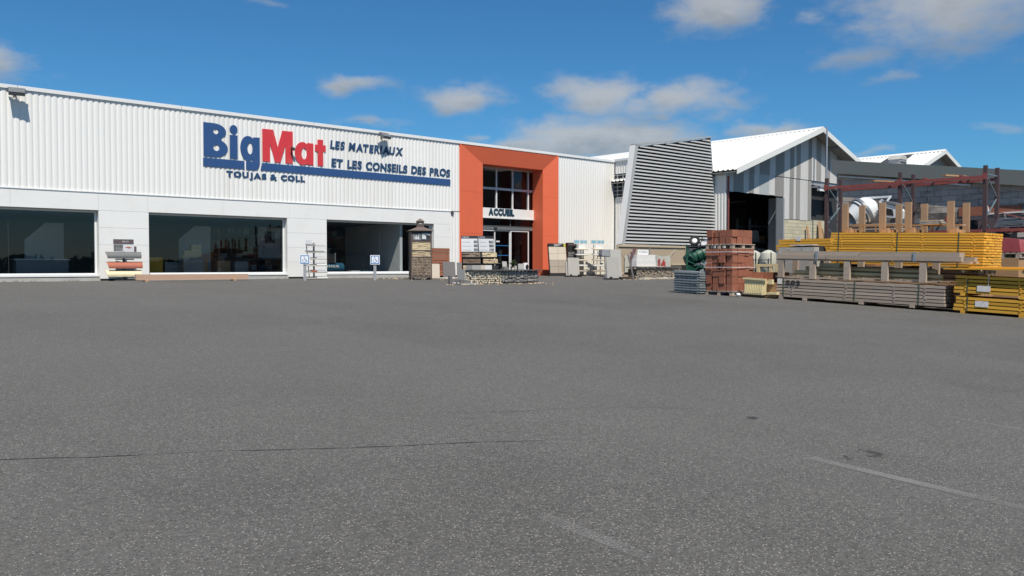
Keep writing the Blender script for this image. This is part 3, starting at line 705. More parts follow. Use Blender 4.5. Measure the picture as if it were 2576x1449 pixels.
# ================================================================== LOUVRED SCREEN
scr = thing('louvre_screen', 'tall tapering screen of light grey horizontal slats beside the shop', 'screen', (30.6, -7.2, 0))
X0b, X0t, X1t, X1b = .05, 1.02, 7.21, 7.95
Zb, Z0t, Z1t = 1.58, 6.36, 7.38
def xl(z): return X0b + (X0t-X0b)*(z-Zb)/(Z0t-Zb)
def xr(z): return X1b + (X1t-X1b)*(z-Zb)/(Z1t-Zb)
def ztop(x): return Z0t + (Z1t-Z0t)*(x-X0t)/(X1t-X0t)
# left frame: white flank and grey front
b = MB(); b.prism([(X0b,Zb),(X0b+.24,Zb),(X0t+.24,ztop(X0t+.24)+.06),(X0t,Z0t+.03)], -.012, .02); b.build('frame_front', MT['slat'], scr)
b = MB()
b.add([(X0b,-.012,Zb),(X0b,.32,Zb),(X0t,.32,Z0t+.03),(X0t,-.012,Z0t+.03),(X0b-.02,-.012,Zb),(X0b-.02,.32,Zb),(X0t-.02,.32,Z0t+.03),(X0t-.02,-.012,Z0t+.03)],
      [(0,1,2,3),(4,7,6,5),(0,4,5,1),(1,5,6,2),(2,6,7,3),(3,7,4,0)]); b.build('frame_flank', MT['clad'], scr)
b = MB(); b.prism([(X0t,Z0t+.032),(X1t+.03,Z1t),(X1t+.03,Z1t+.06),(X0t,Z0t+.095)], -.03, .32); b.build('top_rail', MT['slat'], scr)
b = MB(); b.prism([(X1b,Zb),(X1b+.06,Zb),(X1t+.06,Z1t),(X1t,Z1t)], .02, .32); b.build('frame_side', MT['galv'], scr)
b = MB(); b.prism([(X0b+.02,Zb),(X1b,Zb),(X1t,Z1t-.05),(X0t,Z0t-.05)], .26, .29); b.build('backing', MT['slatback'], scr)  # dark sheet added for the shade behind the slats
pz, z, k = .168, Zb + .04, 0
while z < Z1t - .06:
    a, c = xl(z) + .22, xr(z) - .01
    if z + .09 > Z0t: a = max(a, X0t + .03 + (z + .09 - Z0t)*(X1t-X0t)/(Z1t-Z0t))
    if c - a > .12:
        b = MB(); b.prism([(-.005,z-.002),(.012,z-.006),(.055,z+.072),(.035,z+.078)], a, c + random.uniform(-.01,.01), 'x'); b.build('slat', MT['slat'], scr)
    z += pz
for x in (2.4, 4.9): MB().bar((x,.20,Zb), (x + (.35 if x < 3 else -.1),.20, min(ztop(x)-.1, 6.9)), .08, .08).build('support', MT['slatback'], scr)
MB().bar((.55,.55,1.4), (1.35,.55,6.1), .16, .08).build('back_strut', MT['greypaint'], scr)  # slanting grey bar behind the left frame

# tan fence under the screen, with the banner in front of it
fn = thing('tan_fence', 'tan ribbed metal fence below the louvred screen', 'fence', (30.1, -7.45, 0))
corrugated(0, 5.2, .0, 1.44, 0, p=.11, d=.018).build('fence_sheet', MT['tanmetal'], fn)
MB().box(0, 2.33, -.05, .08, 1.44, 1.535).build('fence_cap', MT['tantrim'], fn); MB().box(2.37, 5.2, -.05, .08, 1.44, 1.535).build('fence_cap', MT['tantrim'], fn)
MB().box(2.33, 2.37, -.03, .06, 0, 1.55).build('fence_post', MT['greypaint'], fn)
MB().box(-.05, .0, -.03, .06, 0, 1.53).build('fence_post', MT['tantrim'], fn); MB().box(5.2, 5.26, -.03, .06, 0, 1.53).build('fence_post', MT['tantrim'], fn)
MB().box(4.05, 5.2, -.04, -.005, .56, .62).build('fence_rail', MT['tantrim'], fn)
bn = thing('cloth_banner', 'pale banner with plum and red lettering tied to the tan fence', 'banner', (30.1, -7.53, 0))
b = MB(); n = 16
for i in range(n+1):
    for z in (.22, .62, 1.02): b.v.append((.42+3.45*i/n, .03*math.sin(i*2.1+z*3), z + (.03*math.sin(i*1.3) if z > 1 else 0)))
for i in range(n):
    for j in range(2): b.f.append((i*3+j, (i+1)*3+j, (i+1)*3+j+1, i*3+j+1))
b.build('cloth', MT['banner'], bn, smooth=True)
for p, q in (((.42,0,1.02),(.02,.02,1.36)), ((3.87,0,1.02),(4.35,.02,1.36)), ((.42,0,.24),(.05,.02,.1))): MB().tube(p, q, .008, 5).build('tie_rope', MT['strap'], bn)
text_row('M', bn, MT['bannerp'], .72, 1.55, .30, 1.0, -.045, .006, bold=.09); text_row('it', bn, MT['bannerr'], 2.85, 3.45, .28, .9, -.045, .006, bold=.09, gap=.14)

# ================================================================== HALL
HX0, HX1, HR, HZE, HZR, HY = 38.30, 55.9, 46.9, 5.52, 8.62, -7.9
hall = thing('storage_hall', 'white roofed storage hall with patchwork grey and white gable sheets', 'building', (0,0,0))
def roof_sheet(parent, xe, ze, xr_, zr, y0, y1, m, name='roof', p=.30):
    """ribbed roof slope from the eave (xe) to the ridge (xr)"""
    b = MB(); n = int((y1-y0)/p); ln = math.hypot(xr_-xe, zr-ze); nx, nz = -(zr-ze)/ln*(1 if xr_ > xe else -1), abs(xr_-xe)/ln
    for i in range(n):
        for u, h in ((0,0),(.55,0),(.65,.05),(.9,.05)):
            y = y0 + (i+u)*p
            b.v += [(xe+nx*h, y, ze+nz*h), (xr_+nx*h, y, zr+nz*h)]
    for i in range(len(b.v)//2-1): b.f.append((2*i, 2*i+1, 2*i+3, 2*i+2))
    o = b.build(name, m, parent); 
    return o
r1 = roof_sheet(hall, 37.95, 5.56, HR, 8.68, HY-.85, 24, MT['roofw']); roof_sheet(hall, 56.1, 5.56, HR, 8.68, HY-.85, 24, MT['roofw'])
MB().prism([(HR-.35,8.60),(HR,8.74),(HR+.35,8.60),(HR,8.77)], HY-.87, 24).build('ridge_cap', MT['roofw'], r1)
def slope_z(x): return 5.50 + (8.60-5.50)*(1 - abs(x-HR)/(HR-37.95)) if x < HR else 5.50 + 3.10*(1 - (x-HR)/(56.1-HR))
def barge(x0, z0, x1, z1, nm): 
    b = MB(); b.prism([(x0,z0-.24),(x1,z1-.24),(x1,z1+.07),(x0,z0+.07)], HY-.89, HY-.852); b.build(nm, MT['roofw'], hall)
barge(37.95, 5.56, HR, 8.68, 'barge_board'); barge(HR, 8.68, 56.1, 5.56, 'barge_board')
b = MB(); b.prism([(37.97,5.48),(HR,8.60),(56.08,5.48),(56.08,5.44),(HR,8.55),(37.97,5.44)], HY-.85, 23.9); b.build('roof_underside', MT['sheetg'], hall)
for t_ in (.25,.55,.85):
    for sgn in (-1, 1):
        x = HR + sgn*t_*8.9; MB().box(x-.04, x+.04, HY-.85, HY, slope_z(x)-.17, slope_z(x)-.07).build('purlin_end', MT['greypaint'], hall)
shx = [38.32,38.9,39.87,40.4,40.89,41.43,42.5,43.05,44.0,44.6,45.09,45.32,45.85,46.69,47.12,47.68,48.24,48.69,49.33,50.2,51.0,52.1,53.0,54.2,55.8]
kinds = 'wgwgwbwgwgwgwgwgwgwgwgwg'
def gable_sheet(x0, x1, zb, zt, m, y, name):
    b = MB(); n = max(2, int((x1-x0)/.09)); pts = [x0 + (x1-x0)*i/n for i in range(n+1)]
    for i, x in enumerate(pts):
        yy = y - (.014 if i % 2 else 0)
        b.v += [(x, yy, zb), (x, yy, min(zt, slope_z(x)-.08))]
    for i in range(n): b.f.append((2*i, 2*i+2, 2*i+3, 2*i+1))
    b.build(name, m, hall)
for (a, c), kd in zip(zip(shx, shx[1:]), kinds):
    m = {'w': MT['sheetw'], 'g': MT['sheetg'], 'b': MT['sheetb']}[kd]
    zb = 4.52 if c < 44.05 else (3.24 if c < 47.2 else 5.30)
    off = random.uniform(0, .012)
    if zb < 5: gable_sheet(a-.02, c+.02, zb + random.uniform(-.02,.02), 5.72, m, HY - off, 'gable_sheet')
    gable_sheet(a-.02, c+.02, max(zb, 5.66), 9.9, MT['sheetg'] if kd == 'b' else m, HY - .028 - off, 'gable_sheet')
MB().prism([(38.4,4.56),(44.0,4.56),(44.0,5.4),(55.8,5.4),(55.8,5.45),(HR,8.45),(38.4,5.5)], HY+.03, HY+.10).build('gable_backing', MT['greypaint'], hall)
# block wall under the sheets
MB().box(44.05, 49.3, HY+.06, HY+.2, -.1, 3.30).build('block_wall', MT['mortarc'], hall)
for r_ in range(15):
    z = .15 + .205*r_
    for k in range(11):
        x0 = 44.06 + .5*k - (.25 if r_ % 2 else 0); x1 = x0 + .49
        x0, x1 = max(x0, 44.06), min(x1, 49.3)
        if x1 - x0 > .06 and z > .9: piece('block', MT['blockc'], hall, ((x0+x1)/2, HY+.04, z+.1), (x1-x0, .06+random.uniform(0,.01), .195))
for x in (45.2, 46.5, 47.8): MB().box(x-.02, x+.02, HY-.0, HY+.01, 1.75, 2.15).build('wall_slot', MT['dark'], hall)
# side wall of the hall towards the screen
corrugated(-7.9, -3.2, .05, 5.42, 38.26, axis='y').build('side_sheet', MT['clad'], hall, smooth=True)
MB().box(38.18, 38.42, -7.95, -3.2, 5.36, 5.47).build('gutter', MT['galv'], hall)
MB().box(38.32, 38.44, -7.9, -3.2, .0, 5.36).build('side_backing', MT['greypaint'], hall)
MB().tube((38.33,-8.0,.0), (38.33,-8.0,5.3), .05, 8).build('downpipe', MT['rust'], hall)
# shell and interior
fw = MB(); fw.box(55.8, 56.0, HY, -.7, 0, 5.4); fw.box(55.8, 56.0, .8, 24, 0, 5.4); fw.box(55.8, 56.0, -.7, .8, 3.3, 5.4); fw.box(55.8, 56.0, -.7, .8, 1.1, 1.7); fw.box(55.8, 56.0, -.7, .8, 0, .4); fw.build('far_side_wall', MT['sheetg'], hall)
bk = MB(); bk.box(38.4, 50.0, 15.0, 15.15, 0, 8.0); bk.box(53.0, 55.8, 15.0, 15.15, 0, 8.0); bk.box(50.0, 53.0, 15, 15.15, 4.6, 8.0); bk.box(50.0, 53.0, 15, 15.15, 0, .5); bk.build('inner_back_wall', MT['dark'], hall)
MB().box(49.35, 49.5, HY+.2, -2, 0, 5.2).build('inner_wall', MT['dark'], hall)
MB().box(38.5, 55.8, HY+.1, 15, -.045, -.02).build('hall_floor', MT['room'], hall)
MB().box(43.92, 44.04, HY-.06, HY+.9, -.05, 4.45).build('door_jamb', MT['greypaint'], hall)
MB().box(43.15, 43.9, HY-.07, HY-.02, .0, 4.42).build('sliding_door_leaf', mat('door_leaf_grey', (.13,.14,.15), .5, .08), hall)
for x, y in ((41.0,-1.0), (44.0,1.5), (47.5,3.0)): MB().box(x-.08, x+.08, y-.08, y+.08, 0, 6.5).build('column', MT['dark'], hall)
hr_ = thing('storage_rack', 'steel storage rack standing inside the dark hall doorway', 'rack', (46.0, -5.2, 0))
for x in (-1.2, .9):
    for y in (0, .9): MB().box(x-.05, x+.05, y-.05, y+.05, 0, 3.4).build('upright', MT['steelgrey'], hr_)
for z in (.9, 1.9, 2.9):
    for y in (0, .9): MB().box(-1.15, .85, y-.03, y+.03, z, z+.1).build('beam', MT['steelgrey'], hr_)
for x in (-1.2, .9):
    for z in (.3, 1.3, 2.3): MB().bar((x,.05,z), (x,.85,z+.8), .03, .03).build('brace', MT['galv'], hr_)
for k, (x, z, w, h, m) in enumerate(((-.6,1.0,.8,.7,'tank'), (.35,1.0,.7,.6,'white'), (-.5,2.0,.9,.7,'boardlight'), (.4,2.0,.6,.4,'wbrown'))):
    o = MB().box(46.0+x-w/2, 46.0+x+w/2, -5.1, -4.5, z, z+h).build('stored_carton', MT[m])
    tag(o, ['pale green carton on the lower shelf in the hall','white carton on the lower shelf in the hall','pale carton on the upper shelf in the hall','brown carton on the upper shelf in the hall'][k], 'carton')
# lean-to void right of the block wall
MB().box(47.2, 55.8, HY+.4, HY+.5, 0, 5.3).build('void_back', MT['dark'], hall)  # near-black panel gives the recess its shade by colour
cn = MB().box(47.15, 50.2, HY-.55, HY-.03, 5.22, 5.30).build('canopy', MT['greypaint'], hall); MB().box(47.2, 48.1, HY-.5, HY-.35, 5.02, 5.20).build('canopy_lamp', MT['white'], cn)
# flue pipe
fl = thing('flue_pipe', 'thin tall galvanised pipe rising past the hall gable', 'pipe', (46.9, -9.0, 0))
MB().tube((0,0,3.0), (0,0,8.72), .055, 10).build('pipe', MT['galv'], fl, smooth=True); MB().tube((0,0,0), (-.0,0,3.0), .035, 8).build('pipe_foot', MT['white'], fl)
for z in (5.6, 7.6): MB().tube((0,0,z), (0,0,z+.06), .07, 10).build('collar', MT['galv'], fl)
lb = 0
for k, (x, dx, h) in enumerate(((47.4,.5,3.2), (47.9,.1,3.0), (48.6,-.35,2.8), (46.4,.05,2.9))):
    o = MB().bar((x,-8.5,-.1), (x+dx,-8.05,h), .16, .05).build('leaning_board', MT['wbrown'])
    tag(o, ['long plank leaning on the hall wall at the steepest angle','upright plank leaning on the hall gable right of the pipe','shorter plank leaning left on the hall gable','thin plank leaning on the cream block wall'][k], 'plank', 'planks leaning on the hall')

# second hall behind
h2 = thing('second_hall', 'second white roofed hall behind the grey block building', 'building', (0,0,0))
R2X, R2Z = 65.6, 9.08
r2 = roof_sheet(h2, 56.1, 5.6, R2X, R2Z, HY-.6, 22, MT['roofw']); roof_sheet(h2, 75.5, 5.6, R2X, R2Z, HY-.6, 22, MT['roofw'])
MB().prism([(R2X-.35,R2Z-.08),(R2X,R2Z+.06),(R2X+.35,R2Z-.08),(R2X,R2Z+.10)], HY-.62, 22).build('ridge_cap', MT['roofw'], r2)
for x0, z0, x1, z1 in ((56.1,5.6,R2X,R2Z), (R2X,R2Z,75.5,5.6)):
    MB().prism([(x0,z0-.24),(x1,z1-.24),(x1,z1+.07),(x0,z0+.07)], HY-.64, HY-.602).build('barge_board', MT['roofw'], h2)
MB().prism([(56.2,0),(75.4,0),(75.4,5.5),(R2X,R2Z-.1),(56.2,5.5)], HY, HY+.1).build('gable_wall', MT['sheetg'], h2)
MB().prism([(56.2,5.5),(R2X,R2Z-.06),(75.4,5.5),(75.4,5.45),(R2X,R2Z-.12),(56.2,5.45)], HY-.6, HY).build('roof_underside', MT['sheetg'], h2)
def on2(x): return 5.6 + (R2Z-5.6)*(x-56.1)/(R2X-56.1)
quad('skylight', [(61.5,-6.4,on2(61.5)+.09),(65.0,-6.4,on2(65.0)+.09),(65.0,-4.7,on2(65.0)+.09),(61.5,-4.7,on2(61.5)+.09)], MT['slatback'], h2, (0,0,.02))
vt = thing('roof_vent', 'small grey louvred vent box on the far hall roof', 'vent', (61.2, -6.9, 7.4))
MB().box(-.55, .55, -.4, .4, 0, .75).build('vent_box', MT['greypaint'], vt); MB().prism([(-.62,.752),(.62,.752),(.3,1.05),(-.3,1.05)], -.45, .45).build('vent_cap', MT['concrete'], vt)
for z in (.3, .5): MB().box(-.5, .5, -.43, -.402, z, z+.1).build('louvre', MT['dark'], vt)

# ================================================================== GREY BLOCK BUILDING
BX = 32.0
bb = thing('block_building', 'low grey concrete block building with sloping dark grey fascia', 'building', (0,0,0))
def fz(y): return 4.73 + .144*(y + 17.28)          # roof line falling towards the camera
MB().add([(BX-.25,-17.2,fz(-17.2)-.52),(BX-.25,-33,fz(-33)-.52),(BX-.25,-33,fz(-33)),(BX-.25,-17.2,fz(-17.2)),(BX-.17,-17.2,fz(-17.2)-.52),(BX-.17,-33,fz(-33)-.52),(BX-.17,-33,fz(-33)),(BX-.17,-17.2,fz(-17.2))],
         [(0,1,2,3),(7,6,5,4),(0,4,5,1),(1,5,6,2),(2,6,7,3),(3,7,4,0)]).build('fascia', MT['fascia'], bb)
MB().add([(BX-.17,-17.2,fz(-17.2)-.06),(BX+14,-17.2,fz(-17.2)-.06),(BX+14,-33,fz(-33)-.06),(BX-.17,-33,fz(-33)-.06),(BX-.17,-17.2,fz(-17.2)-.1),(BX+14,-17.2,fz(-17.2)-.1),(BX+14,-33,fz(-33)-.1),(BX-.17,-33,fz(-33)-.1)],
         [(0,1,2,3),(7,6,5,4),(0,4,5,1),(1,5,6,2),(2,6,7,3),(3,7,4,0)]).build('roof', MT['fascia'], bb)
MB().add([(BX+.05,-17.3,-1),(BX+.05,-33,-1),(BX+.05,-33,fz(-33)-.2),(BX+.05,-17.3,fz(-17.3)-.2),(BX+.2,-17.3,-1),(BX+.2,-33,-1),(BX+.2,-33,fz(-33)-.2),(BX+.2,-17.3,fz(-17.3)-.2)],
         [(0,1,2,3),(7,6,5,4),(0,4,5,1),(1,5,6,2),(2,6,7,3),(3,7,4,0)]).build('wall', MT['mortar'], bb)
MB().box(BX+.2, BX+14, -17.45, -17.3, -.6, 4.5).build('end_wall', MT['blockg'], bb)
rest = MB()
for r_ in range(21):
    z = .0 + .205*r_
    for k in range(33):
        y1 = -17.3 - .5*k + (.25 if r_ % 2 else 0); y0 = y1 - .49; y1 = min(y1, -17.3)
        if y1 - y0 < .06 or y0 < -33 or z + .2 > fz(y0) - .25 or z < 1.3: continue
        if -25.2 < (y0+y1)/2 < -21.6 and z < 1.9: continue
        if y0 < -27: rest.box(BX-.012, BX+.04, y0, y1, z, z+.195)
        else: piece('block', MT['blocks' if z < 2.55 + .5*math.sin(y0*.9) + random.uniform(-.15,.15) else 'blockg'], bb, (BX+.02, (y0+y1)/2, z+.1), (.06 + random.uniform(0,.012), y1-y0, .195))
rest.build('blocks_beyond', MT['blockg'], bb)['kind'] = 'stuff'
MB().bar((BX-.10,-17.4,fz(-17.4)-.62), (BX-.10,-22.3,fz(-22.3)-.62), .05, .05).build('white_pipe', MT['white'], bb)
MB().bar((BX-.06,-22.9,2.35), (BX-.06,-32,2.55), .05, .05).build('white_pipe', MT['white'], bb); MB().bar((BX-.06,-22.9,2.38), (BX-.06,-22.75,3.0), .04, .04).build('white_pipe', MT['white'], bb)
MB().box(BX-.03, BX+.04, -25.2, -21.6, -.5, 1.95).build('doorway', MT['dark'], bb)  # flat dark panel painted as the shade of an opening
MB().box(BX-.10, BX-.035, -23.2, -22.3, -.5, 1.85).build('white_door', MT['white'], bb)
MB().box(BX-.08, BX-.036, -25.0, -21.9, 1.98, 2.22).build('lintel', MT['boarddark'], bb)
MB().box(BX-.04, BX-.011, -23.9, -21.9, 2.30, 2.62).build('brick_patch', MT['terra'], bb)
# ================================================================== THINGS ALONG THE SHOP FRONT
def gz(x, y): return ground_z(x, y)
# roof tile sample stand by the first pillar
t = thing('roof_tile_stand', 'stand with grey, red and cream roof tile samples before the first pillar', 'display stand', (10.03, -.55, gz(10.2,-.5)), R(-8))
MB().box(-.04, .04, -.02, .05, 0, 1.55).build('post', MT['greypaint'], t); MB().box(-.35, .35, -.3, .25, 0, .04).build('foot', MT['darkgrey'], t)
bd = MB().box(-.36, .34, -.06, -.03, 1.10, 1.56).build('sign_board', MT['boardlight'], t)
MB().box(-.36, .34, -.067, -.061, 1.38, 1.56).build('header', MT['boarddark'], bd); MB().box(-.345, -.03, -.066, -.061, 1.12, 1.36).build('photo', MT['photo'], bd)
text_row('DELTA', bd, MT['boardlight'], -.05, .16, 1.45, 1.50, -.069, .003, bold=.02); MB().prism([(.04,1.27),(.16,1.29),(.28,1.25),(.16,1.22)], -.067, -.061).build('red_tile_print', MT['tilered'], bd)
MB().box(.36, .44, -.04, .0, 1.06, 1.3).build('side_tag', MT['boarddark'], t)
for z, m, dx in ((.84,'tilegrey',-.02), (.47,'tilered',.02), (.16,'tilecream',-.02)):
    b = MB(); n = 10
    prof = [(-.02*math.sin(PI*i/n)*3, .25*i/n) for i in range(n+1)]
    for i, (yy, zz) in enumerate(prof):
        sl = .08*(1 - i/n)
        b.v += [(-.64+sl, -.28+yy+.12*i/n, zz), (.60-sl*.2, -.28+yy+.12*i/n, zz), (-.64+sl, -.25+yy+.12*i/n, zz), (.60-sl*.2, -.25+yy+.12*i/n, zz)]
    for i in range(n):
        k = 4*i; b.f += [(k,k+1,k+5,k+4), (k+2,k+6,k+7,k+3), (k,k+4,k+6,k+2), (k+1,k+3,k+7,k+5)]
    b.f += [(0,2,3,1), (4*n,4*n+1,4*n+3,4*n+2)]
    b.build('roof_tile', MT[m], t, smooth=True, loc=(dx, 0, z)); MB().box(-.3, .32, -.24, .02, z-.05, z-.01).build('tile_tray', MT['darkgrey'], t)
# timber beam lying before the second window
t = thing('timber_beam', 'long pinkish timber beam lying on blocks before the second window', 'timber', (9.95, -2.15, gz(12,-2.3)), math.atan2(-.32, 4.1))
for k in range(2): piece('plank', MT['beam'], t, (2.05, .09*k, .16), (4.1, .085, .21))
for x in (.35, 3.55): MB().box(x-.06, x+.06, -.12, .22, 0, .055).build('bearer', MT['wpost'], t)

# disabled parking signs
def wheelchair(par):
    def pl(name, b): b.build(name, MT['signblue'], par)
    n = 22; b = MB(); a0, a1 = R(120), R(395)
    for i in range(n+1):
        a = a0 + (a1-a0)*i/n
        for r_ in (.058, .076):
            for y in (-.003, .0): b.v.append((-.012 + r_*math.cos(a), y, -.045 + r_*math.sin(a)))
    for i in range(n):
        k = 4*i; b.f += [(k,k+2,k+6,k+4), (k+1,k+5,k+7,k+3), (k,k+4,k+5,k+1), (k+2,k+3,k+7,k+6)]
    pl('symbol', b)
    b = MB(); b.prism(ell(-.022,.098,.02,.02,n=12), -.003, 0); pl('symbol', b)
    b = MB(); b.prism([(-.032,.068),(-.012,.068),(-.006,-.028),(.052,-.028),(.088,-.098),(.104,-.09),(.062,-.010),(.012,-.010),(.008,.02),(.05,.02),(.05,.034),(.006,.034),(.002,.068)], -.003, 0); pl('symbol', b)
def parking_sign(x, y, label, rz):
    t = thing('disabled_parking_sign', label, 'sign', (x, y, gz(x,y)-.02), rz, 'disabled parking signs')
    MB().box(-.055, .055, -.035, .035, 0, .70).build('post', MT['greypaint'], t)
    p = MB().box(-.19, .19, -.065, -.045, .66, 1.04).build('plate', MT['signwhite'], t)
    MB().box(-.165, .165, -.070, -.066, .685, 1.015).build('blue_border', MT['signblue'], p)
    MB().box(-.132, .132, -.074, -.0705, .718, .982).build('white_field', MT['signwhite'], p)
    wheelchair(p)
    for c in p.children:
        if c.name.startswith('symbol'): c.location = (0, -.0745, .855)
parking_sign(15.82, -3.7, 'blue and white disabled parking sign before the shelf rack', R(-30))
parking_sign(18.5, -4.55, 'blue and white disabled parking sign before the third window', R(-26))

# sample shelf rack between second and third windows
t = thing('sample_shelf_rack', 'narrow grey rack with six sample shelves before the second pillar', 'display rack', (17.35, -1.6, gz(17,-1.6)), R(-8))
MB().box(-.03, .03, -.03, .03, 0, 1.55).build('post', MT['greypaint'], t); MB().box(-.42, .50, -.25, .25, 0, .05).build('foot', MT['darkgrey'], t)
MB().bar((-.18,.06,.05), (-.30,.06,1.42), .03, .03).build('brace', MT['greypaint'], t); MB().box(-.34, -.08, -.02, .01, 1.42, 1.66).build('header_card', MT['boardlight'], t)
for k, z in enumerate((.06,.32,.60,.88,1.16,1.44)):
    w = .50 - .02*k
    M = Matrix.Translation((.03,-.12,z)) @ Matrix.Rotation(R(12), 4, 'X')
    s_ = MB().box(-w, w, -.16, .16, -.012, .012, M).build('shelf', MT['slabg'], t)
    if k in (0, 1, 2, 3): MB().box(.03, w-.02, -.15, .10, .014, .05, M).build('tile_sample', MT['stonewh' if k != 1 else 'boardlight'], s_)
    if k == 1: MB().box(-.2, .0, -.16, .1, .014, .06, M).build('tile_sample', MT['tilered'], s_)
    if k >= 4: MB().box(-w+.02, -.03, -.12, .12, .014, .03, M).build('tile_sample', MT['slabdg'], s_)

# stone cladding tower
def ledge(par, m_list, x0, x1, z0, z1, y, rows, wmin, wmax, dep, nm='stone', gap=.006):
    z = z0; hs = [random.uniform(.7,1.3) for _ in range(rows)]; tot = sum(hs)
    for h in hs:
        hh = (z1-z0)*h/tot; x = x0
        while x < x1 - .01:
            w = min(random.uniform(wmin, wmax), x1 - x)
            if x1 - x - w < wmin*.4: w = x1 - x
            d = dep*random.uniform(.5, 1.2)
            piece(nm, random.choice(m_list), par, (x+w/2, y-d/2, z+hh/2), (w-gap, d, hh-gap), (random.uniform(-.04,.04), 0, random.uniform(-.02,.02)))
            x += w
        z += hh
t = thing('stone_cladding_tower', 'brown display tower with three stone cladding panels and a pointed roof', 'display tower', (20.75, -4.55, gz(20.7,-4.5)), R(-27))
W, D = .44, .36
body = MB().box(-W, W, -D+.03, D, .12, 2.04).build('body', MT['brown'], t)
for sx in (-1, 1):
    MB().box(sx*W-.05+(.05 if sx < 0 else 0)-.0, sx*W+.05-(.05 if sx > 0 else 0)+.0, -D-.03, -D+.028, .0, 2.05).build('corner_post', MT['brown'], t)
    MB().box(sx*(W-.06)-.05, sx*(W-.06)+.05, -D+.1, D-.02, 0, .118).build('foot', MT['brown'], t)
for z0, z1 in ((.08,.17), (.94,.97), (1.22,1.25), (1.60,1.64), (2.0,2.05)): MB().box(-W+.052, W-.052, -D-.035, -D+.028, z0, z1).build('rail', MT['brown'], t)
MB().box(-W+.052, W-.052, -D-.006, -D+.026, .17, .94).build('mortar_panel', MT['stonem'], t)
ledge(t, [MT['stonec']], -W+.055, W-.055, 1.25, 1.60, -D+.02, 9, .12, .34, .035)
ledge(t, [MT['stonet'], MT['stonec']], -W+.055, W-.055, .97, 1.22, -D+.02, 6, .10, .30, .035)
# squared rubble panel, each stone with a chamfered face
def rubble(par, x0, x1, z0, z1, y, m, rows):
    z = z0
    while z < z1 - .02:
        hh = min(random.uniform(.075, .13), z1 - z); hh = z1 - z if z1 - z - hh < .05 else hh; x = x0
        while x < x1 - .02:
            w = min(random.uniform(.08, .26), x1 - x); w = x1 - x if x1 - x - w < .06 else w
            g_ = .010; d = random.uniform(.018, .035); j = lambda: random.uniform(-.008, .008)
            o = [(x+g_+j(), z+g_+j()), (x+w*.5, z+g_+j()), (x+w-g_+j(), z+g_+j()), (x+w-g_+j(), z+hh*.5), (x+w-g_+j(), z+hh-g_+j()), (x+w*.5, z+hh-g_+j()), (x+g_+j(), z+hh-g_+j()), (x+g_+j(), z+hh*.5)]
            cx, cz = x+w/2, z+hh/2
            b = MB(); b.v += [(p[0], y, p[1]) for p in o] + [(cx+(p[0]-cx)*.82, y-d, cz+(p[1]-cz)*.78) for p in o]
            n = len(o); b.f += [(i, (i+1) % n, (i+1) % n+n, i+n) for i in range(n)] + [tuple(range(n, 2*n))]
            b.build('stone', m, par); x += w
        z += hh
rubble(t, -W+.06, W-.06, .18, .935, -D-.006, MT['stoneg'], 8)
ph = MB().box(-W+.055, W-.055, -D-.008, -D+.024, 1.64, 2.0).build('photo_board', MT['printblk'], t)
MB().box(-W+.065, -.005, -D-.013, -D-.009, 1.66, 1.94).build('photo', MT['photo'], ph)
MB().box(.02, W-.065, -D-.013, -D-.009, 1.70, 1.96).build('photo', mat('house_photo_sky', (.42,.45,.45), .5, .1, 5), ph)
MB().prism([(.03,1.71),(.03,1.80),(.12,1.88),(.20,1.81),(.20,1.71)], -D-.017, -D-.0135).build('house_print', MT['boardlight'], ph); MB().prism([(.20,1.71),(.20,1.83),(.12,1.90),(.37,1.86),(.37,1.71)], -D-.0166, -D-.0136).build('house_print', MT['printblk'], ph)
for x in (-.22, -.13): MB().prism(ell(x,1.83,.025,.03,n=10), -D-.017, -D-.0135).build('figure_print', MT['boardlight'], ph); MB().prism([(x-.05,1.70),(x-.03,1.80),(x+.03,1.80),(x+.05,1.70)], -D-.0166, -D-.0134).build('figure_print', MT['boardlight'], ph)
rf = MB().add([(-W-.1,-D-.12,2.06),(W+.1,-D-.12,2.06),(W+.1,D+.1,2.06),(-W-.1,D+.1,2.06),(-.15,-.15,2.22),(.15,-.15,2.22),(.15,.15,2.22),(-.15,.15,2.22)], [(3,2,1,0),(4,5,6,7),(0,1,5,4),(1,2,6,5),(2,3,7,6),(3,0,4,7)]).build('roof', MT['brownroof'], t)
MB().box(-.145, .145, -.145, .145, 2.222, 2.46).build('cupola', MT['brown'], rf)
MB().add([(-.18,-.18,2.462),(.18,-.18,2.462),(.18,.18,2.462),(-.18,.18,2.462),(0,0,2.60)], [(3,2,1,0),(0,1,4),(1,2,4),(2,3,4),(3,0,4)]).build('cupola_roof', MT['brownroof'], rf)
MB().box(-.07, .05, -.152, -.146, 2.32, 2.40).build('badge', MT['printblk'], rf); MB().box(-.045, .04, -.156, -.1525, 2.345, 2.375).build('badge_print', MT['stonewh'], rf)

# red stained plank panel against the third pillar
t = thing('wooden_screen', 'red-brown horizontal plank panel against the pillar left of the portal', 'screen', (24.35, -.42, gz(25,-.4)))
for k in range(9): piece('plank', MT['wred'], t, (.56+random.uniform(-.01,.01), 0, .14+.152*k), (1.12, .045, .142), (R(-6), 0, 0))
for x in (.1, 1.0): MB().box(x-.03, x+.03, .03, .07, 0, 1.4).build('batten', MT['wbrown'], t)

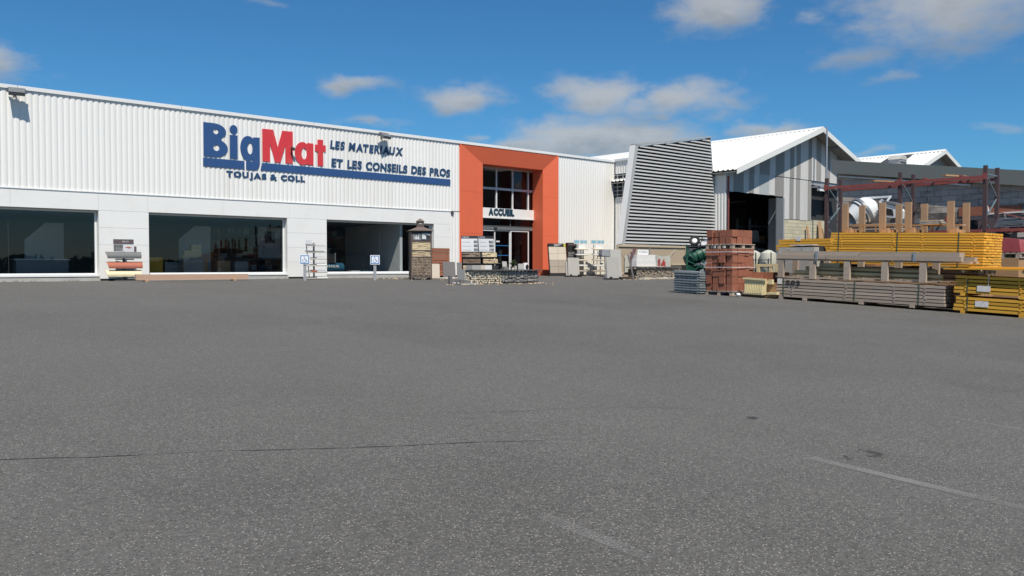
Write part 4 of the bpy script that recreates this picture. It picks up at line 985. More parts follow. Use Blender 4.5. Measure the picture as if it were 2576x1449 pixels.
def slab(name, label, x, y, w, h, th, m, lean=8, rz=0., z=None, cat='slab', group=None):
    o = MB().box(-w/2, w/2, 0, th, 0, h).build(name, m, None, loc=(x, y, (gz(x,y) if z is None else z)+.01), rot=(R(-lean), 0, rz)); return tag(o, label, cat, group)
slab('stone_slab', 'cream stone slab standing beside the plank panel', 22.78, -2.9, .32, .66, .05, MT['slabbeige'], 4, R(-30))
slab('stone_slab', 'narrow cream slab edge-on behind the standing cream slab', 23.1, -2.65, .18, .64, .05, MT['slabbeige'], 4, R(-20))
slab('stone_slab', 'dark grey slab leaning back at the foot of the portal, nearer the planks', 24.15, -2.15, .60, .76, .04, MT['slabdg'], 10, R(-22))
slab('stone_slab', 'dark grey slab leaning back at the foot of the portal, nearer the gabion', 24.72, -2.4, .50, .74, .04, MT['slabdg'], 12, R(-34))
slab('stone_slab', 'pale grey slab on edge at the end of the pale gabion', 18.48, -10.5, .1, .5, .4, MT['slabg'], 0, R(0))
for k, lb in enumerate(('flat pale paving offcut nearest the stone tower','flat beige paving offcut between the tower and the dark slabs','flat white paving offcut before the dark grey slabs','flat beige paving offcut nearest the gabion')):
    x, y = 23.0+.6*k, -3.6-.3*k + random.uniform(-.15,.15)
    o = MB().box(-.3, .3, -.2, .2, 0, .05).build('paving_offcut', MT['slabbeige' if k % 2 else 'slabwh'], None, loc=(x, y, gz(x,y)+.004), rot=(0,0,random.uniform(-.5,.5)))
    tag(o, lb, 'paving slab', 'pale paving offcuts on the asphalt')
# low kerb edging in front of the gabion's end
t = thing('garden_edging', 'low curved concrete edging filled with white chippings by the gabion', 'edging', (17.72, -10.85, gz(17.3,-10.7)))
for k in range(5): piece('edging_stone', MT['slabdg'], t, (.12*k-.1, -.35+.02*(k-2)**2, .09), (.14, .08, .18 - .02*k), (0,0,R(-8*(k-2))))
piece('edging_stone', MT['slabdg'], t, (-.28, -.1, .15), (.1, .12, .3)); piece('edging_stone', MT['slabg'], t, (.25, -.42, .02), (.7, .22, .04), (0,0,R(-6)))
b = MB(); 
for k in range(90): 
    x, y, r_ = random.uniform(-.25,.6), random.uniform(-.3,.1), random.uniform(.015,.03); b.cb((x,y,.06), (r_*2,r_*1.6,r_), Matrix.Translation((0,0,0)))
o = b.build('white_chippings', MT['stonewh'], t); o['kind'] = 'stuff'

# gabions
_ico = bmesh.new(); bmesh.ops.create_icosphere(_ico, subdivisions=1, radius=1.0); ICO = ([v.co.copy() for v in _ico.verts], [tuple(v.index for v in f.verts) for f in _ico.faces]); _ico.free()
def rock(b, c, r3, jit=.28):
    M = Matrix.Rotation(random.uniform(0,6.28), 3, random.choice('XYZ')) 
    b.add([Vector(c) + Vector([(M @ (v*(1+random.uniform(-jit,jit))))[i]*r3[i] for i in range(3)]) for v in ICO[0]], ICO[1])
def mesh_cage(par, x0, x1, z0, z1, y, step, m):
    b = MB(); n = int((x1-x0)/step); k = int((z1-z0)/step)
    for i in range(n+1): x = x0 + (x1-x0)*i/n; b.box(x-.002, x+.002, y-.002, y+.002, z0, z1)
    for j in range(k+1): z = z0 + (z1-z0)*j/k; b.box(x0, x1, y-.0015, y+.0015, z-.002, z+.002)
    b.build('wire_mesh', m, par)
G1 = thing('gabion_wall', 'low gabion wall of pale and dark stones under a slate top before the entrance', 'gabion', (18.52, -10.85, gz(20,-10.8)-.01), math.atan2(.18, 4.0))
b = MB()
for i in range(16):
    for j in range(6): rock(b, (.05+.086*i+random.uniform(-.02,.02), random.uniform(.0,.05), .045+.078*j+random.uniform(-.015,.015)), [random.uniform(.034,.052) for _ in range(3)])
for k in range(60): rock(b, (random.uniform(-.02,.06), random.uniform(.08,.5), random.uniform(.03,.44)), [random.uniform(.035,.055) for _ in range(3)])
o = b.build('pale_stones', MT['gabw'], G1); o['kind'] = 'stuff'
MB().box(.08, 3.32, .10, .5, .0, .44).build('stone_core', MT['stonedk'], G1)
x = 1.44
while x < 3.3:
    z = .03
    w = random.uniform(.14, .24)
    while z < .44:
        h = random.uniform(.10, .19); bb_ = MB(); rock(bb_, (0,0,0), (w*.62, .09, h*.62), .22)
        bb_.build('stone', MT['gabg'], G1, loc=(min(x+w/2, 3.26), .07, min(z+h/2, .40))); z += h*.92
    x += w*.94
mesh_cage(G1, .0, 1.40, .0, .47, -.04, .07, MT['galv']); mesh_cage(G1, 1.42, 3.34, .0, .47, -.05, .12, MT['galv'])
for x0, x1 in ((-.06,1.05), (1.06,2.2), (2.21,3.40)): MB().box(x0, x1, -.09, .55, .475, .515).build('coping_slab', MT['slabdk'], G1)
G2 = thing('gabion_wall', 'long gabion wall of mixed brown stones below the tan fence', 'gabion', (29.9, -8.75, gz(32,-8.7)-.01))
b = MB(); b2 = MB()
for i in range(36):
    for j in range(6):
        x = .05+.098*i+random.uniform(-.02,.02); rock(b2 if x > 2.75 else b, (x, random.uniform(.0,.06), .05+.088*j+random.uniform(-.02,.02)), [random.uniform(.038,.06) for _ in range(3)])
o = b.build('mixed_stones', MT['gabm'], G2); o['kind'] = 'stuff'; o = b2.build('pale_stones', MT['gabw'], G2); o['kind'] = 'stuff'
MB().box(.05, 3.55, .11, .55, 0, .48).build('stone_core', MT['stonedk'], G2); mesh_cage(G2, .0, 3.60, .0, .53, -.05, .1, MT['galv'])
for k in range(3): MB().box(-.05+1.23*k, 1.17+1.23*k, -.10, .60, .535, .575).build('coping_slab', MT['slabdk'], G2)
kb = thing('rubble_kerb', 'row of broken pale kerb stones along the foot of the long gabion', 'kerb', (29.75, -9.15, gz(32,-9.1)))
for k in range(9): piece('kerb_stone', MT['slabbeige' if k % 3 else 'slabg'], kb, (.34*k, random.uniform(-.03,.03), .04), (.32, .14, .10*random.uniform(.6,1.1)), (0,0,random.uniform(-.1,.1)))

# twin stone sample stand behind the first gabion
t = thing('stone_sample_stand', 'twin display stand with leaflets above shelves of stone samples', 'display stand', (20.42, -8.95, gz(20.3,-8.9)+.12), R(-24))
for sx, ang, rows in ((-1, R(-6), ('stoneg','stonedk','stonet','slabdg')), (1, R(20), ('stonec','stonet','stoneblk','stonewh'))):
    fr_ = MB().box(-.34, .34, .06, .12, -.12, 1.62).build('wing_frame', MT['black'], t, loc=(sx*.35, 0, 0), rot=(R(-6), 0, ang))
    br = MB().box(-.36, .36, .02, .055, 1.05, 1.66).build('leaflet_board', MT['boardlight'], fr_)
    MB().box(-.36, .36, .014, .019, 1.56, 1.66).build('header', MT['printblk'], br); text_row('PIERRE' if sx < 0 else 'DECOR', br, MT['boardlight'], -.32, -.06, 1.59, 1.63, .012, .002, bold=.03)
    for k in range(3): MB().box(.12, .33, .013, .019, 1.38-.15*k, 1.48-.15*k).build('photo', MT['photo'], br)
    for k in range(3): MB().box(-.32, .02 if k else -.02, .014, .019, 1.41-.15*k, 1.425-.15*k).build('print_line', MT['slabg'], br)
    for k, rn in enumerate(rows):
        tr_ = MB().box(-.34, .34, -.14-.03*k, .055, .80-.25*k, .83-.25*k).build('shelf', MT['black'], fr_)
        ledge(tr_, [MT[rn]], -.36+.03*random.random(), .34, .83-.25*k, 1.0-.25*k, -.10-.03*k, 3, .1, .3, .05)
for k, (x, y, w, m, lb) in enumerate(((18.85,-10.2,.42,'slabg','grey slab box lying on the pale end of the gabion'), (19.18,-10.15,.22,'slabbeige','beige slab lying on the gabion left of the sample stand'), (19.48,-10.1,.34,'slabwh','pale slab lying on the gabion under the sample stand'))):
    o = MB().box(-w/2, w/2, -.1, .25, 0, .16).build('slab_box', MT[m], None, loc=(x, y-.35, gz(20,-10.8)+.51), rot=(0,0,.04)); tag(o, lb, 'slab')
slab('stone_slab', 'grey slab leaning behind the stone sample stand', 21.59, -9.15, .20, .80, .04, MT['slabg'], 12, R(-10))
slab('stone_slab', 'large grey slab standing before the right entrance door', 22.38, -9.16, .25, .70, .05, MT['slabg'], 6, R(-20))
slab('stone_slab', 'narrow grey slab left of the large slab at the entrance', 22.12, -9.18, .10, .62, .05, MT['slabg'], 8, R(0)); slab('stone_slab', 'narrow beige slab at the end of the small slab row', 21.98, -9.18, .10, .54, .05, MT['slabbeige'], 8, R(0))
b = MB()
for k in range(14): rock(b, (random.uniform(-.09,.09), random.uniform(-.06,.06), random.uniform(.3,.50) - abs(random.uniform(-.1,.1))), [random.uniform(.04,.07) for _ in range(3)], .2)
b.box(-.12, .12, -.1, .1, -.2, .36); o = b.build('rock_pile', MT['gabg'], None, loc=(21.5, -9.15, gz(22,-9.6)+.18)); tag(o, 'heap of dark rocks on a block in front of the doors', 'rocks')
# small planted pot
t = thing('plant_pot', 'small leafy plant in a pot between the slabs at the entrance', 'plant', (22.42, -8.61, gz(22.7,-8.9)+.3))
MB().lathe([(.08,.0),(.12,.3),(.10,.3)], n=12).build('pot', MT['slabdk'], t, smooth=True)
b = MB()
for k in range(60):
    a, e, l = random.uniform(0,6.28), random.uniform(.5,1.4), random.uniform(.12,.34); d = Vector((math.cos(a)*math.cos(e), math.sin(a)*math.cos(e), math.sin(e))); s_ = d.cross(Vector((0,0,1))).normalized()*.018
    p = Vector((0,0,.3)); b.add([p, p+d*l*.5+s_, p+d*l, p+d*l*.5-s_], [(0,1,2,3)])
b.build('leaves', mat('leaf_green', (.07,.11,.03), .6, .25, 9), t)
t = thing('litter_bin', 'white and black cylindrical ash bin at the right of the doors', 'bin', (30.55, -.5, gz(31.7,-.5)))
MB().lathe([(.13,0),(.14,.0),(.14,.66),(.13,.71),(.0,.72)], n=18).build('body', MT['white'], t, smooth=True)
MB().prism(ell(0,.50,.10,.13,n=16), -.15, -.12).build('opening', MT['black'], t)

# right of the portal
t = thing('paving_display_board', 'leaning display board with four rows of beige and taupe paving slabs', 'display board', (32.45, -1.15, gz(32.6,-1.1)), R(-14), tilt=R(-8))
MB().box(-.55, .55, .03, .10, 0, 1.78).build('frame', MT['black'], t); MB().box(-.59, .59, -.03, .14, -.02, .14).build('base', MT['black'], t)
for k, m in enumerate(('slabbrown','slabbrown','slabbeige','slabbeige')):
    for i in range(2): piece('slab', MT[m], t, (-.272+.545*i, 0, .15+.19+.365*k), (.535, .05, .355))
hd = MB().box(-.55, .55, -.03, .029, 1.62, 1.80).build('header', MT['printblk'], t)
for k in range(3): MB().box(-.20, .3-.12*k, -.034, -.031, 1.745-.045*k, 1.765-.045*k).build('print_line', MT['boardlight'], hd)
MB().box(.42, .53, -.034, -.031, 1.63, 1.79).build('badge', MT['yellowprint'], hd)
t = thing('sample_column', 'tall black sample column with small printed squares behind the paving board', 'display stand', (33.62, -1.0, gz(33.7,-1)), R(-16))
MB().box(-.27, .27, 0, .25, 0, 1.85).build('column', MT['printblk'], t)
for k in range(6):
    for i in range(2): piece('sample_print', MT['photo'], t, (-.15+.20*i, -.004, .62+.13*k), (.18, .006, .10))
MB().box(-.24, .24, -.006, -.001, 1.70, 1.80).build('print_band', MT['boarddark'], t)
slab('stone_slab', 'large blue-grey slab standing behind the black sample column', 34.5, -.8, .62, 1.80, .05, mat('blue_grey_slab', (.33,.345,.37), .7, .05, 3), 8, R(-10))
def tile_rack(x, y, label, rz, full):
    t = thing('tile_rack', label, 'display rack', (x, y, gz(x,y)), rz, 'metal tile racks with blue headers')
    for sx in (-.22, .22): MB().box(sx-.018, sx+.018, -.02, .02, 0, 1.75).build('upright', MT['greypaint'], t); 
    MB().bar((.1,.05,1.5), (.2,.4,.02), .03, .03).build('stay', MT['greypaint'], t); MB().bar((-.15,.05,1.5), (.0,.4,.02), .03, .03).build('stay', MT['greypaint'], t); MB().box(-.34, .34, -.1, .4, 0, .03).build('foot', MT['darkgrey'], t)
    hb = MB().box(-.42, .44, -.05, -.02, 1.78, 2.0).build('header', MT['boardlight'], t)
    for a, c in ((-.38,-.1), (.0,.2), (.26,.42)): MB().box(a, c, -.056, -.051, 1.83, 1.97).build('header_print', MT['boardblue'], hb)
    for k in range(5):
        z = .28+.30*k; M = Matrix.Translation((0,-.12,z)) @ Matrix.Rotation(R(14), 4, 'X'); w = .38
        s_ = MB().box(-w, w, -.15, .13, -.01, .01, M).build('shelf', MT['slabg'], t)
        MB().box(-w+.05, w-.03, -.14, .10, .012, .04, M).build('tile_sample', MT[('slabbrown','slabwh','slabbeige','slabwh','slabbeige')[k]], s_)
    MB().box(-.12, .32, -.045, -.025, 1.52, 1.76).build('price_card', MT['signwhite'], t)
tile_rack(33.95, -1.3, 'blue headed tile rack half hidden by the black sample column', R(-14), 0)
tile_rack(34.75, -1.85, 'blue headed tile rack standing free before the white cladding', R(-14), 1)
t = thing('white_garden_gate', 'pair of low cream panels standing before the white cladding', 'panel', (34.0, -1.05, gz(35,-1)))
for a, c in ((0.0,1.35), (1.38,3.2)): MB().box(a, c, 0, .05, .06, 1.26).build('gate_leaf', mat('cream_panel', (.74,.70,.60), .6, .05, 2), t)
MB().box(1.9, 2.1, -.05, .0, .68, .72).build('latch', MT['darkgrey'], t)
def slab_stand(x, y, rz, label, sizes):
    t = thing('slab_stand', label, 'display stand', (x, y, gz(x,y)), rz, 'black bases with leaning grey slabs')
    MB().prism(ell(0,.1,.48,.26,n=20), 0, .06, 'z').build('base', MT['black'], t)
    for sx in (-.2, .25): MB().box(sx-.05, sx+.05, -.14, -.06, .06, .13).build('clip', MT['black'], t)
    for k, (dx, w, h) in enumerate(sizes): MB().box(dx-w/2, dx+w/2, 0, .05, .07, h).build('slab', MT['slabg'], t, loc=(0, -.03+.09*k, 0), rot=(R(-7), 0, 0))
slab_stand(31.3, -3.4, R(-22), 'grey slabs on a black base before the paving board', ((0,.64,1.0),(-.18,.46,.8)))
slab_stand(28.2, -8.9, R(-26), 'pair of tall grey slabs on an oval black base out on the asphalt', ((-.06,.58,1.02),(.14,.52,1.36)))
t = thing('barbecue_grill', 'dark grey lidded box on thin splayed legs before the white cladding', 'barbecue', (29.62, -7.05, gz(29,-6.4)), R(-24))
MB().prism([(-.22,1.06),(.22,1.06),(.25,1.12),(.21,1.36),(-.21,1.36),(-.25,1.12)], -.2, .2).build('lid', MT['greypaint'], t); MB().box(-.30, .28, -.2, .2, 1.02, 1.055).build('shelf', MT['darkgrey'], t)
for a, c in (((-.27,-.2,1.02),(-.31,-.2,.75)), ((.06,-.1,1.02),(.16,-.15,0)), ((-.04,-.1,1.02),(.03,-.15,0)), ((.06,.15,1.02),(.14,.25,0))): MB().tube(a, c, .018, 6).build('leg', MT['greypaint'], t)
# white blocks and sign on the long gabion
t = thing('polystyrene_block', 'white block of insulation boards lying on the long gabion', 'block', (30.15, -8.55, gz(32,-8.7)+.57), R(0))
MB().box(0, 1.4, 0, .3, .03, .30).build('board', MT['slabwh'], t); MB().box(.02, 1.39, .02, .29, .302, .56).build('board', MT['slabwh'], t); MB().box(1.42, 1.62, .05, .28, .03, .50).build('board', MT['slabg'], t); MB().box(0, 2.0, -.05, .3, 0, .028).build('board', MT['slabbeige'], t)
slab('plank_offcut', 'grey plank leaning on the near end of the long gabion', 29.45, -9.0, .14, 1.15, .04, MT['slabdg'], 14, R(24), cat='plank')
t = thing('product_sign', 'white round cornered sign standing on the insulation boards', 'sign', (30.42, -8.40, gz(32,-8.7)+1.14))
MB().prism([(0,0),(.76,0),(.78,.20),(.73,.23),(.05,.23),(.01,.20)], 0, .04).build('sign_panel', MT['signwhite'], t); text_row('X-PIERRA', t, MT['slabg'], .08, .70, .06, .16, -.003, .004, bold=.01, name='letter')
MB().prism([(-.45,-.1),(-.2,-.1),(-.05,.24),(.0,.30),(-.28,.30),(-.32,.12),(-.46,.12)], .05, .07).build('plum_panel', MT['bannerp'], t)
# ================================================================== THE YARD ON THE RIGHT
# stack of nested grey plastic pallets
def plastic_pallet():
    b = MB(); L, Wd = .94, .62           # local: +x away from the face, -y towards the camera
    b.box(0, Wd, -L, 0, .085, .11)
    for y in (0, -.31, -.62):            # rounded deck edge units
        b.prism([(y-.01,.052),(y-.29,.052),(y-.30,.062),(y-.30,.084),(y,.084),(y,.062)], -.03, .10, 'x'); b.prism([(y-.03,.010),(y-.09,.010),(y-.10,.05),(y-.02,.05)], .02, .12, 'x'); b.prism([(y-.21,.010),(y-.27,.010),(y-.28,.05),(y-.20,.05)], .02, .12, 'x')
    for x in (.02, .21, .40): b.prism([(x+.0,.056),(x+.19,.056),(x+.20,.084),(x-.01,.084)], -L-.02, -L+.10, 'y')
    return b
pz0 = gz(21.6,-18.0)
me = None
for k in range(9):
    lab = ('top' if k == 8 else ordinal(k) + ('' if k == 0 else ' from the bottom')) + ' grey plastic pallet of the stack beside the terracotta blocks'
    if me is None: o = plastic_pallet().build('plastic_pallet', MT['plastic']); me = o.data
    else: o = link(me, 'plastic_pallet')
    o.location = (21.33+random.uniform(-.012,.012), -17.42+random.uniform(-.012,.012), pz0 + .075*k); o.rotation_euler = (R(2), 0, random.uniform(-.012,.012)); tag(o, lab, 'pallet', 'stack of grey plastic pallets')
o = MB().box(-.03, .75, -.98, .12, 0, .03).build('plastic_sheet', MT['black'], None, loc=(21.25,-17.37,pz0-.02), rot=(R(2),0,0)); tag(o, 'flat black sheet under the stack of plastic pallets', 'sheet')  # black sheet laid as a painted shadow below the pallets

# terracotta blocks on two wooden pallets
def wood_pallet(par, x0, x1, y0, y1, z, m='pallet'):
    for k in range(3):
        yy = y0 + (y1-y0)*(.06 + .44*k)
        piece('skid', MT[m], par, ((x0+x1)/2, yy, z+.011), (x1-x0, .10, .022)); 
        for i in range(3): piece('pallet_block', MT[m], par, (x0 + (x1-x0)*(.06+.44*i), yy, z+.062), (.12, .10, .078))
    for i in range(3): piece('stringer', MT[m], par, (x0 + (x1-x0)*(.06+.44*i), (y0+y1)/2, z+.112), (.12, y1-y0, .02))
    for k in range(7): piece('deck_board', MT[m], par, ((x0+x1)/2, y0 + (y1-y0)*(.045+.152*k), z+.134), (x1-x0, .11, .022))
BZ = gz(21.7,-19.0)
bp = thing('brick_pallet', 'tall lower pallet of terracotta wall blocks tied with two straps', 'pallet', (21.62, -18.38, BZ))
wood_pallet(bp, .0, 1.22, -.98, .0, .0)
def block_courses(par, z0, n, h=.212, x0=.02, x1=1.2, y0=-.97, y1=-.01, inset=0.):
    for r_ in range(n):
        z = z0 + h*r_
        sh = random.uniform(-.015,.015) + (.03 if r_ % 2 else 0)
        # outer ring only: blocks on the long faces and the short faces
        for i in range(4):
            wy = (y1-y0)/4
            for xx, dd in ((x0+.14, .28), (x1-.14, .28)):
                j = random.uniform(-.03,.03); piece('block', MT['terra'], par, (xx+j+inset, y0 + wy*(i+.5)+random.uniform(-.01,.01), z+h/2), (dd, wy-random.uniform(.012,.06), h-.006), (0,0,random.uniform(-.03,.03)))
        nx = 3 if r_ % 2 else 2
        for i in range(nx):
            wx = (x1-x0-.58)/nx
            for yy in (y0+.11, y1-.11): piece('block', MT['terra'], par, (x0+.29+wx*(i+.5), yy+random.uniform(-.02,.02), z+h/2), (wx-.008, .21, h-.006))
block_courses(bp, .147, 6)
MB().box(.2, 1.0, -.8, -.2, .147, 1.40).build('block_core', MT['terra'], bp)
for z in (.147+.212*3.35, .147+.212*5.55):
    b = MB()
    for a, c in (((-.03,-1.0),(-.03,.02)), ((-.03,-1.0),(1.24,-1.0)), ((1.24,-1.0),(1.24,.02)), ((-.03,.02),(1.24,.02))): b.bar((a[0],a[1],z), (c[0],c[1],z), .006, .022)
    b.build('strap', MT['strap'], bp)
bq = thing('brick_pallet', 'short upper pallet with two courses of terracotta blocks', 'pallet', (21.66, -18.36, BZ+.147+.212*6+.002))
wood_pallet(bq, -.0, 1.2, -.98, .0, .0); block_courses(bq, .147, 2, x0=.04, x1=1.14, y0=-.93, y1=-.03); MB().box(.25, .95, -.75, -.2, .147, .55).build('block_core', MT['terra'], bq)

# cream ribbed tub, frames and loose blocks between the block pallet and the grey timber
t = thing('plastic_tub', 'cream ribbed plastic tub tipped on its side before loose terracotta blocks', 'tub', (21.85, -19.62, gz(21.8,-20)+.10), R(0))
b = MB(); b.add([(0,0,0),(0,-.62,-.02),(.06,-.66,.42),(.06,.02,.46),(.55,-.05,.0),(.55,-.60,.0),(.50,-.62,.36),(.50,-.02,.40)], [(0,1,2,3),(4,7,6,5),(0,4,5,1),(3,2,6,7),(1,5,6,2),(0,3,7,4)]); b.build('tub_body', MT['cream'], t)
for k in range(11): 
    y = -.03-.056*k; MB().bar((-.012,y,.03), (.045,y-.005,.36), .018, .02, up=(1,0,0)).build('rib', MT['cream'], t)
MB().bar((.03,.05,.47), (.03,-.72,.43), .07, .05).build('rim', MT['cream'], t); MB().box(.1, .5, -1.02, -.70, .0, .06).build('lid', MT['cream'], t); MB().box(.15, .25, -.84, -.72, .30, .44).build('handle_block', MT['cream'], t)
for k, (x, y, z) in enumerate(((22.3,-19.85,.45), (22.35,-20.2,.45), (22.55,-20.45,.45))):
    o = MB().box(-.14, .14, -.17, .17, 0, .30).build('terracotta_block', MT['terra'], None, loc=(x, y, gz(22,-20)+z), rot=(0,0,random.uniform(-.1,.1)))
    tag(o, ['loose terracotta block behind the cream tub, nearest the block pallet','loose terracotta block behind the cream tub, in the middle','loose terracotta block beside the grey timber stack'][k], 'block', 'loose terracotta blocks')
o = MB().box(-.25, .5, -.45, .45, 0, .45).build('wooden_crate', MT['wbrown'], None, loc=(22.35,-20.1,gz(22,-20))); tag(o, 'brown crate carrying the loose terracotta blocks', 'crate')
t = thing('pine_frame', 'pale yellow timber frame standing behind the loose terracotta blocks', 'frame', (22.75, -19.55, gz(22.7,-19.8)))
for y in (0, -.62): piece('upright', MT['cream'], t, (0, y, .48), (.07, .09, .96))
for z in (.95, .55): piece('rail', MT['cream'], t, (0, -.31, z), (.065, .8, .08))
piece('slat', MT['cream'], t, (.0, -.42, .75), (.05, .1, .36))
o = MB(); rock(o, (0,0,.06), (.09,.08,.07), .3); o = o.build('plastic_bag', MT['stonewh'], None, loc=(21.5,-19.65,gz(21.5,-19.6))); tag(o, 'crumpled white plastic bag on the asphalt before the cream tub', 'bag')

# weathered grey timber stack marked 503
def timber(par, m, x0, nx, w, y0, y1, z0, nz, h, gap=.018, end=.03, name='plank', rows=None):
    for r_ in range(nz):
        for i in range(nx):
            e0, e1 = random.uniform(-end, end), random.uniform(-end, end)
            piece(name, m, par, (x0 + w*(i+.5) + (random.uniform(-.006,.006)), (y0+y1+e0+e1)/2, z0 + (h+gap)*r_ + h/2), (w-.006, abs(y1-y0)+e1-e0, h))
def stickers(par, m, ys, x0, x1, z0, nz, h, gap):
    for r_ in range(nz):
        for y in ys: piece('sticker', m, par, ((x0+x1)/2, y+random.uniform(-.03,.03), z0 + (h+gap)*r_ + h + gap/2), (x1-x0+.02, .035, gap*.96))
TILT = math.atan(.030)
SX, SY = 22.1, -20.54
g5 = thing('timber_stack', 'low stack of weathered grey planks with a painted number, strapped three times', 'timber', (SX, SY, gz(SX,SY)-.0), 0, 'sawn timber stacks', TILT)
for y in (-.9,-2.55,-3.9,-.15): piece('bearer', MT['wgrey'], g5, (.5, y, .035), (1.05, .12, .07))
timber(g5, MT['wgrey'], 0, 5, .2, 0, -4.67, .075, 6, .070, .020)
stickers(g5, MT['wgrey'], (-.5,-2.1,-3.4,-4.2), 0, 1.0, .075, 5, .070, .020)
for y in (-.22,-2.35,-4.05):
    b = MB(); b.box(-.008, -.002, y-.014, y+.014, .07, .625); b.box(-.008, 1.0, y-.014, y+.014, .626, .632); b.build('strap', MT['strapg'], g5)
text_row('503', g5, MT['printblk'], -.80, -.36, .46, .60, -.004, .004, bold=.03, gap=.12, name='painted_number', rot=(R(90),0,R(-90)))
for o in [c for c in g5.children if c.name.startswith('painted_number')]: o.location = (-.016, -.30, .42)
MB().box(-.008, -.002, -.16, -.02, .44, .60).build('paper_tag', MT['paper'], g5)
# bolsters standing on it, carrying weathered beams
fr5 = thing('timber_trestle', 'weathered trestle of five posts carrying two thick beams above the grey planks', 'trestle', (SX, SY, gz(SX,SY)+.545), 0, None, math.atan(.022))
for y in (-.12,-1.11,-2.12,-3.16,-4.14): piece('post', MT['wgrey'], fr5, (.05, y, .335), (.09, .17, .50)); piece('post', MT['wgrey'], fr5, (.85, y, .335), (.09, .17, .50))
for x in (.05, .85): piece('sole_plate', MT['wgrey'], fr5, (x+.09, -2.2, .105), (.06, 4.6, .05))
piece('cross_plank', MT['wgrey'], fr5, (.35, -2.6, .61), (.6, 5.3, .04))
bm_ = thing('weathered_beams', 'long weathered grey beams laid across the top of the trestle', 'timber', (SX-.02, SY, gz(SX,SY)+1.18), 0, None, math.atan(.022))
piece('beam', MT['wgrey'], bm_, (.09, -.75, .06), (.16, 1.5, .11)); piece('beam', MT['wgrey'], bm_, (.09, -3.3, .06), (.16, 3.55, .11)); piece('beam', MT['wgrey'], bm_, (.12, -1.3, .165), (.18, 2.3, .10)); piece('beam', MT['wgrey'], bm_, (.12, -3.75, .165), (.18, 2.55, .10)); piece('beam', MT['wgrey'], bm_, (.34, -2.7, .06), (.2, 5.2, .11)); piece('beam', MT['wgrey'], bm_, (.45, -2.5, .17), (.25, 4.9, .11))
for y in (-1.26, -3.95): MB().box(-.012, .22, y-.035, y+.035, -.01, .225).build('steel_strap', MT['galv'], bm_)
pb = thing('pole_bundle', 'round wooden poles lying between the posts of the trestle', 'poles', (SX, SY, gz(SX,SY)+.62), 0, None, math.atan(.03))
for k, (x, z) in enumerate(((.26,.20),(.40,.20),(.54,.20),(.33,.32),(.47,.32),(.68,.22),(.62,.34))): MB().tube((x,-.45-.1*k,z-.02), (x,-4.55+.06*k,z), .055, 10).build('pole', MT['pole'], pb, smooth=True)
for k in range(4): piece('plank', MT['pole'], pb, (.3+.12*k, -2.4, .115), (.1, 4.3, .03))
o = MB().box(-.12, .12, -.3, .3, 0, .12).build('pale_block', MT['blockc'], None, loc=(22.55,-22.0,gz(22,-22)+.98)); tag(o, 'small pale block showing between the trestle posts', 'block')
# concrete blocks on the beams
for k, (y, l) in enumerate(((-20.05,.30), (-20.44,.42), (-20.86,.40))):
    o = MB().box(-.15, .15, -l/2, l/2, 0, .17).build('concrete_block', MT['concrete'], None, loc=(23.45, y, .93), rot=(0,0,random.uniform(-.03,.03)))
    tag(o, ['short concrete block at the end nearest the white tanks','middle concrete block of the row above the beams','concrete block at the end nearest the yellow stack'][k], 'block', 'concrete blocks above the beams')
o = MB().box(23.25, 24.3, -21.1, -19.85, gz(23.5,-20), .928).build('block_pallet_load', MT['concrete']); tag(o, 'grey concrete load under the row of concrete blocks', 'block load')
t = thing('black_sheets', 'folded black sheeting with white edges lying behind the concrete blocks', 'sheeting', (24.0,-20.3,.93))
MB().prism([(-.6,0),(.55,0),(.5,.2),(.1,.24),(-.5,.22)], 0, .4, 'x').build('sheet', MT['black'], t)
for y in (-.2, .25): MB().box(-.02, .3, y-.16, y+.16, .245, .265).build('white_edge', MT['white'], t)

# ochre stack at the right edge: two bundles and loose planks on top
YX, YY = 22.1, -25.46
def ochre(zb, n, label, y0, par_z, h=.066, gap=.024):
    t = thing('timber_stack', label, 'timber', (YX, YY, gz(YX,YY)+par_z), 0, 'sawn timber stacks', math.atan(.04))
    timber(t, MT['wyel2'], 0, 6, .18, y0, -4.2, .07, n, h, gap); stickers(t, MT['wyel2'], (-.25,-1.45,-2.9), 0, 1.08, .07, n-1, h, gap)
    for y in (-.2,-1.5,-3.0): piece('bearer', MT['wyel2'], t, (.54, y, .033), (1.1, .10, .065))
    return t
y1_ = ochre(0, 4, 'lower bundle of ochre planks at the edge of the yard', 0, 0); y2_ = ochre(0, 5, 'upper bundle of ochre planks with a hanging white label', .0, .435)
for tt, y, z in ((y1_,-.62,.26), (y2_,-.66,.20)): MB().box(-.010, -.004, y-.16, y+.14, z-.07, z+.07).build('paper_label', MT['paper'], tt)
MB().box(-.012, -.006, -.78, -.765, .26, .54).build('string', MT['strap'], y2_); 
for tt in (y1_, y2_):
    for y in (-.30,): MB().box(-.008, -.002, y-.012, y+.012, .06, .44).build('strap', MT['strapg'], tt)
lp = thing('loose_planks', 'loose bright yellow planks laid over the upper ochre bundle', 'planks', (YX, YY, gz(YX,YY)+1.02), 0, None, math.atan(.012))
for k in range(6): piece('plank', MT['wyel'], lp, (-.02+.19*k, -1.95+.06*random.uniform(-1,1), .075+.006*(k % 2)), (.18, 4.4, .035))
for k in range(4): piece('plank', MT['wyel'], lp, (.25+.19*k, -2.1, .113), (.17, 4.2, .03))
for y in (-.22,-1.55): MB().tube((-.05,y,.02), (1.1,y,.02), .04, 8).build('bearer', MT['pole'], lp)

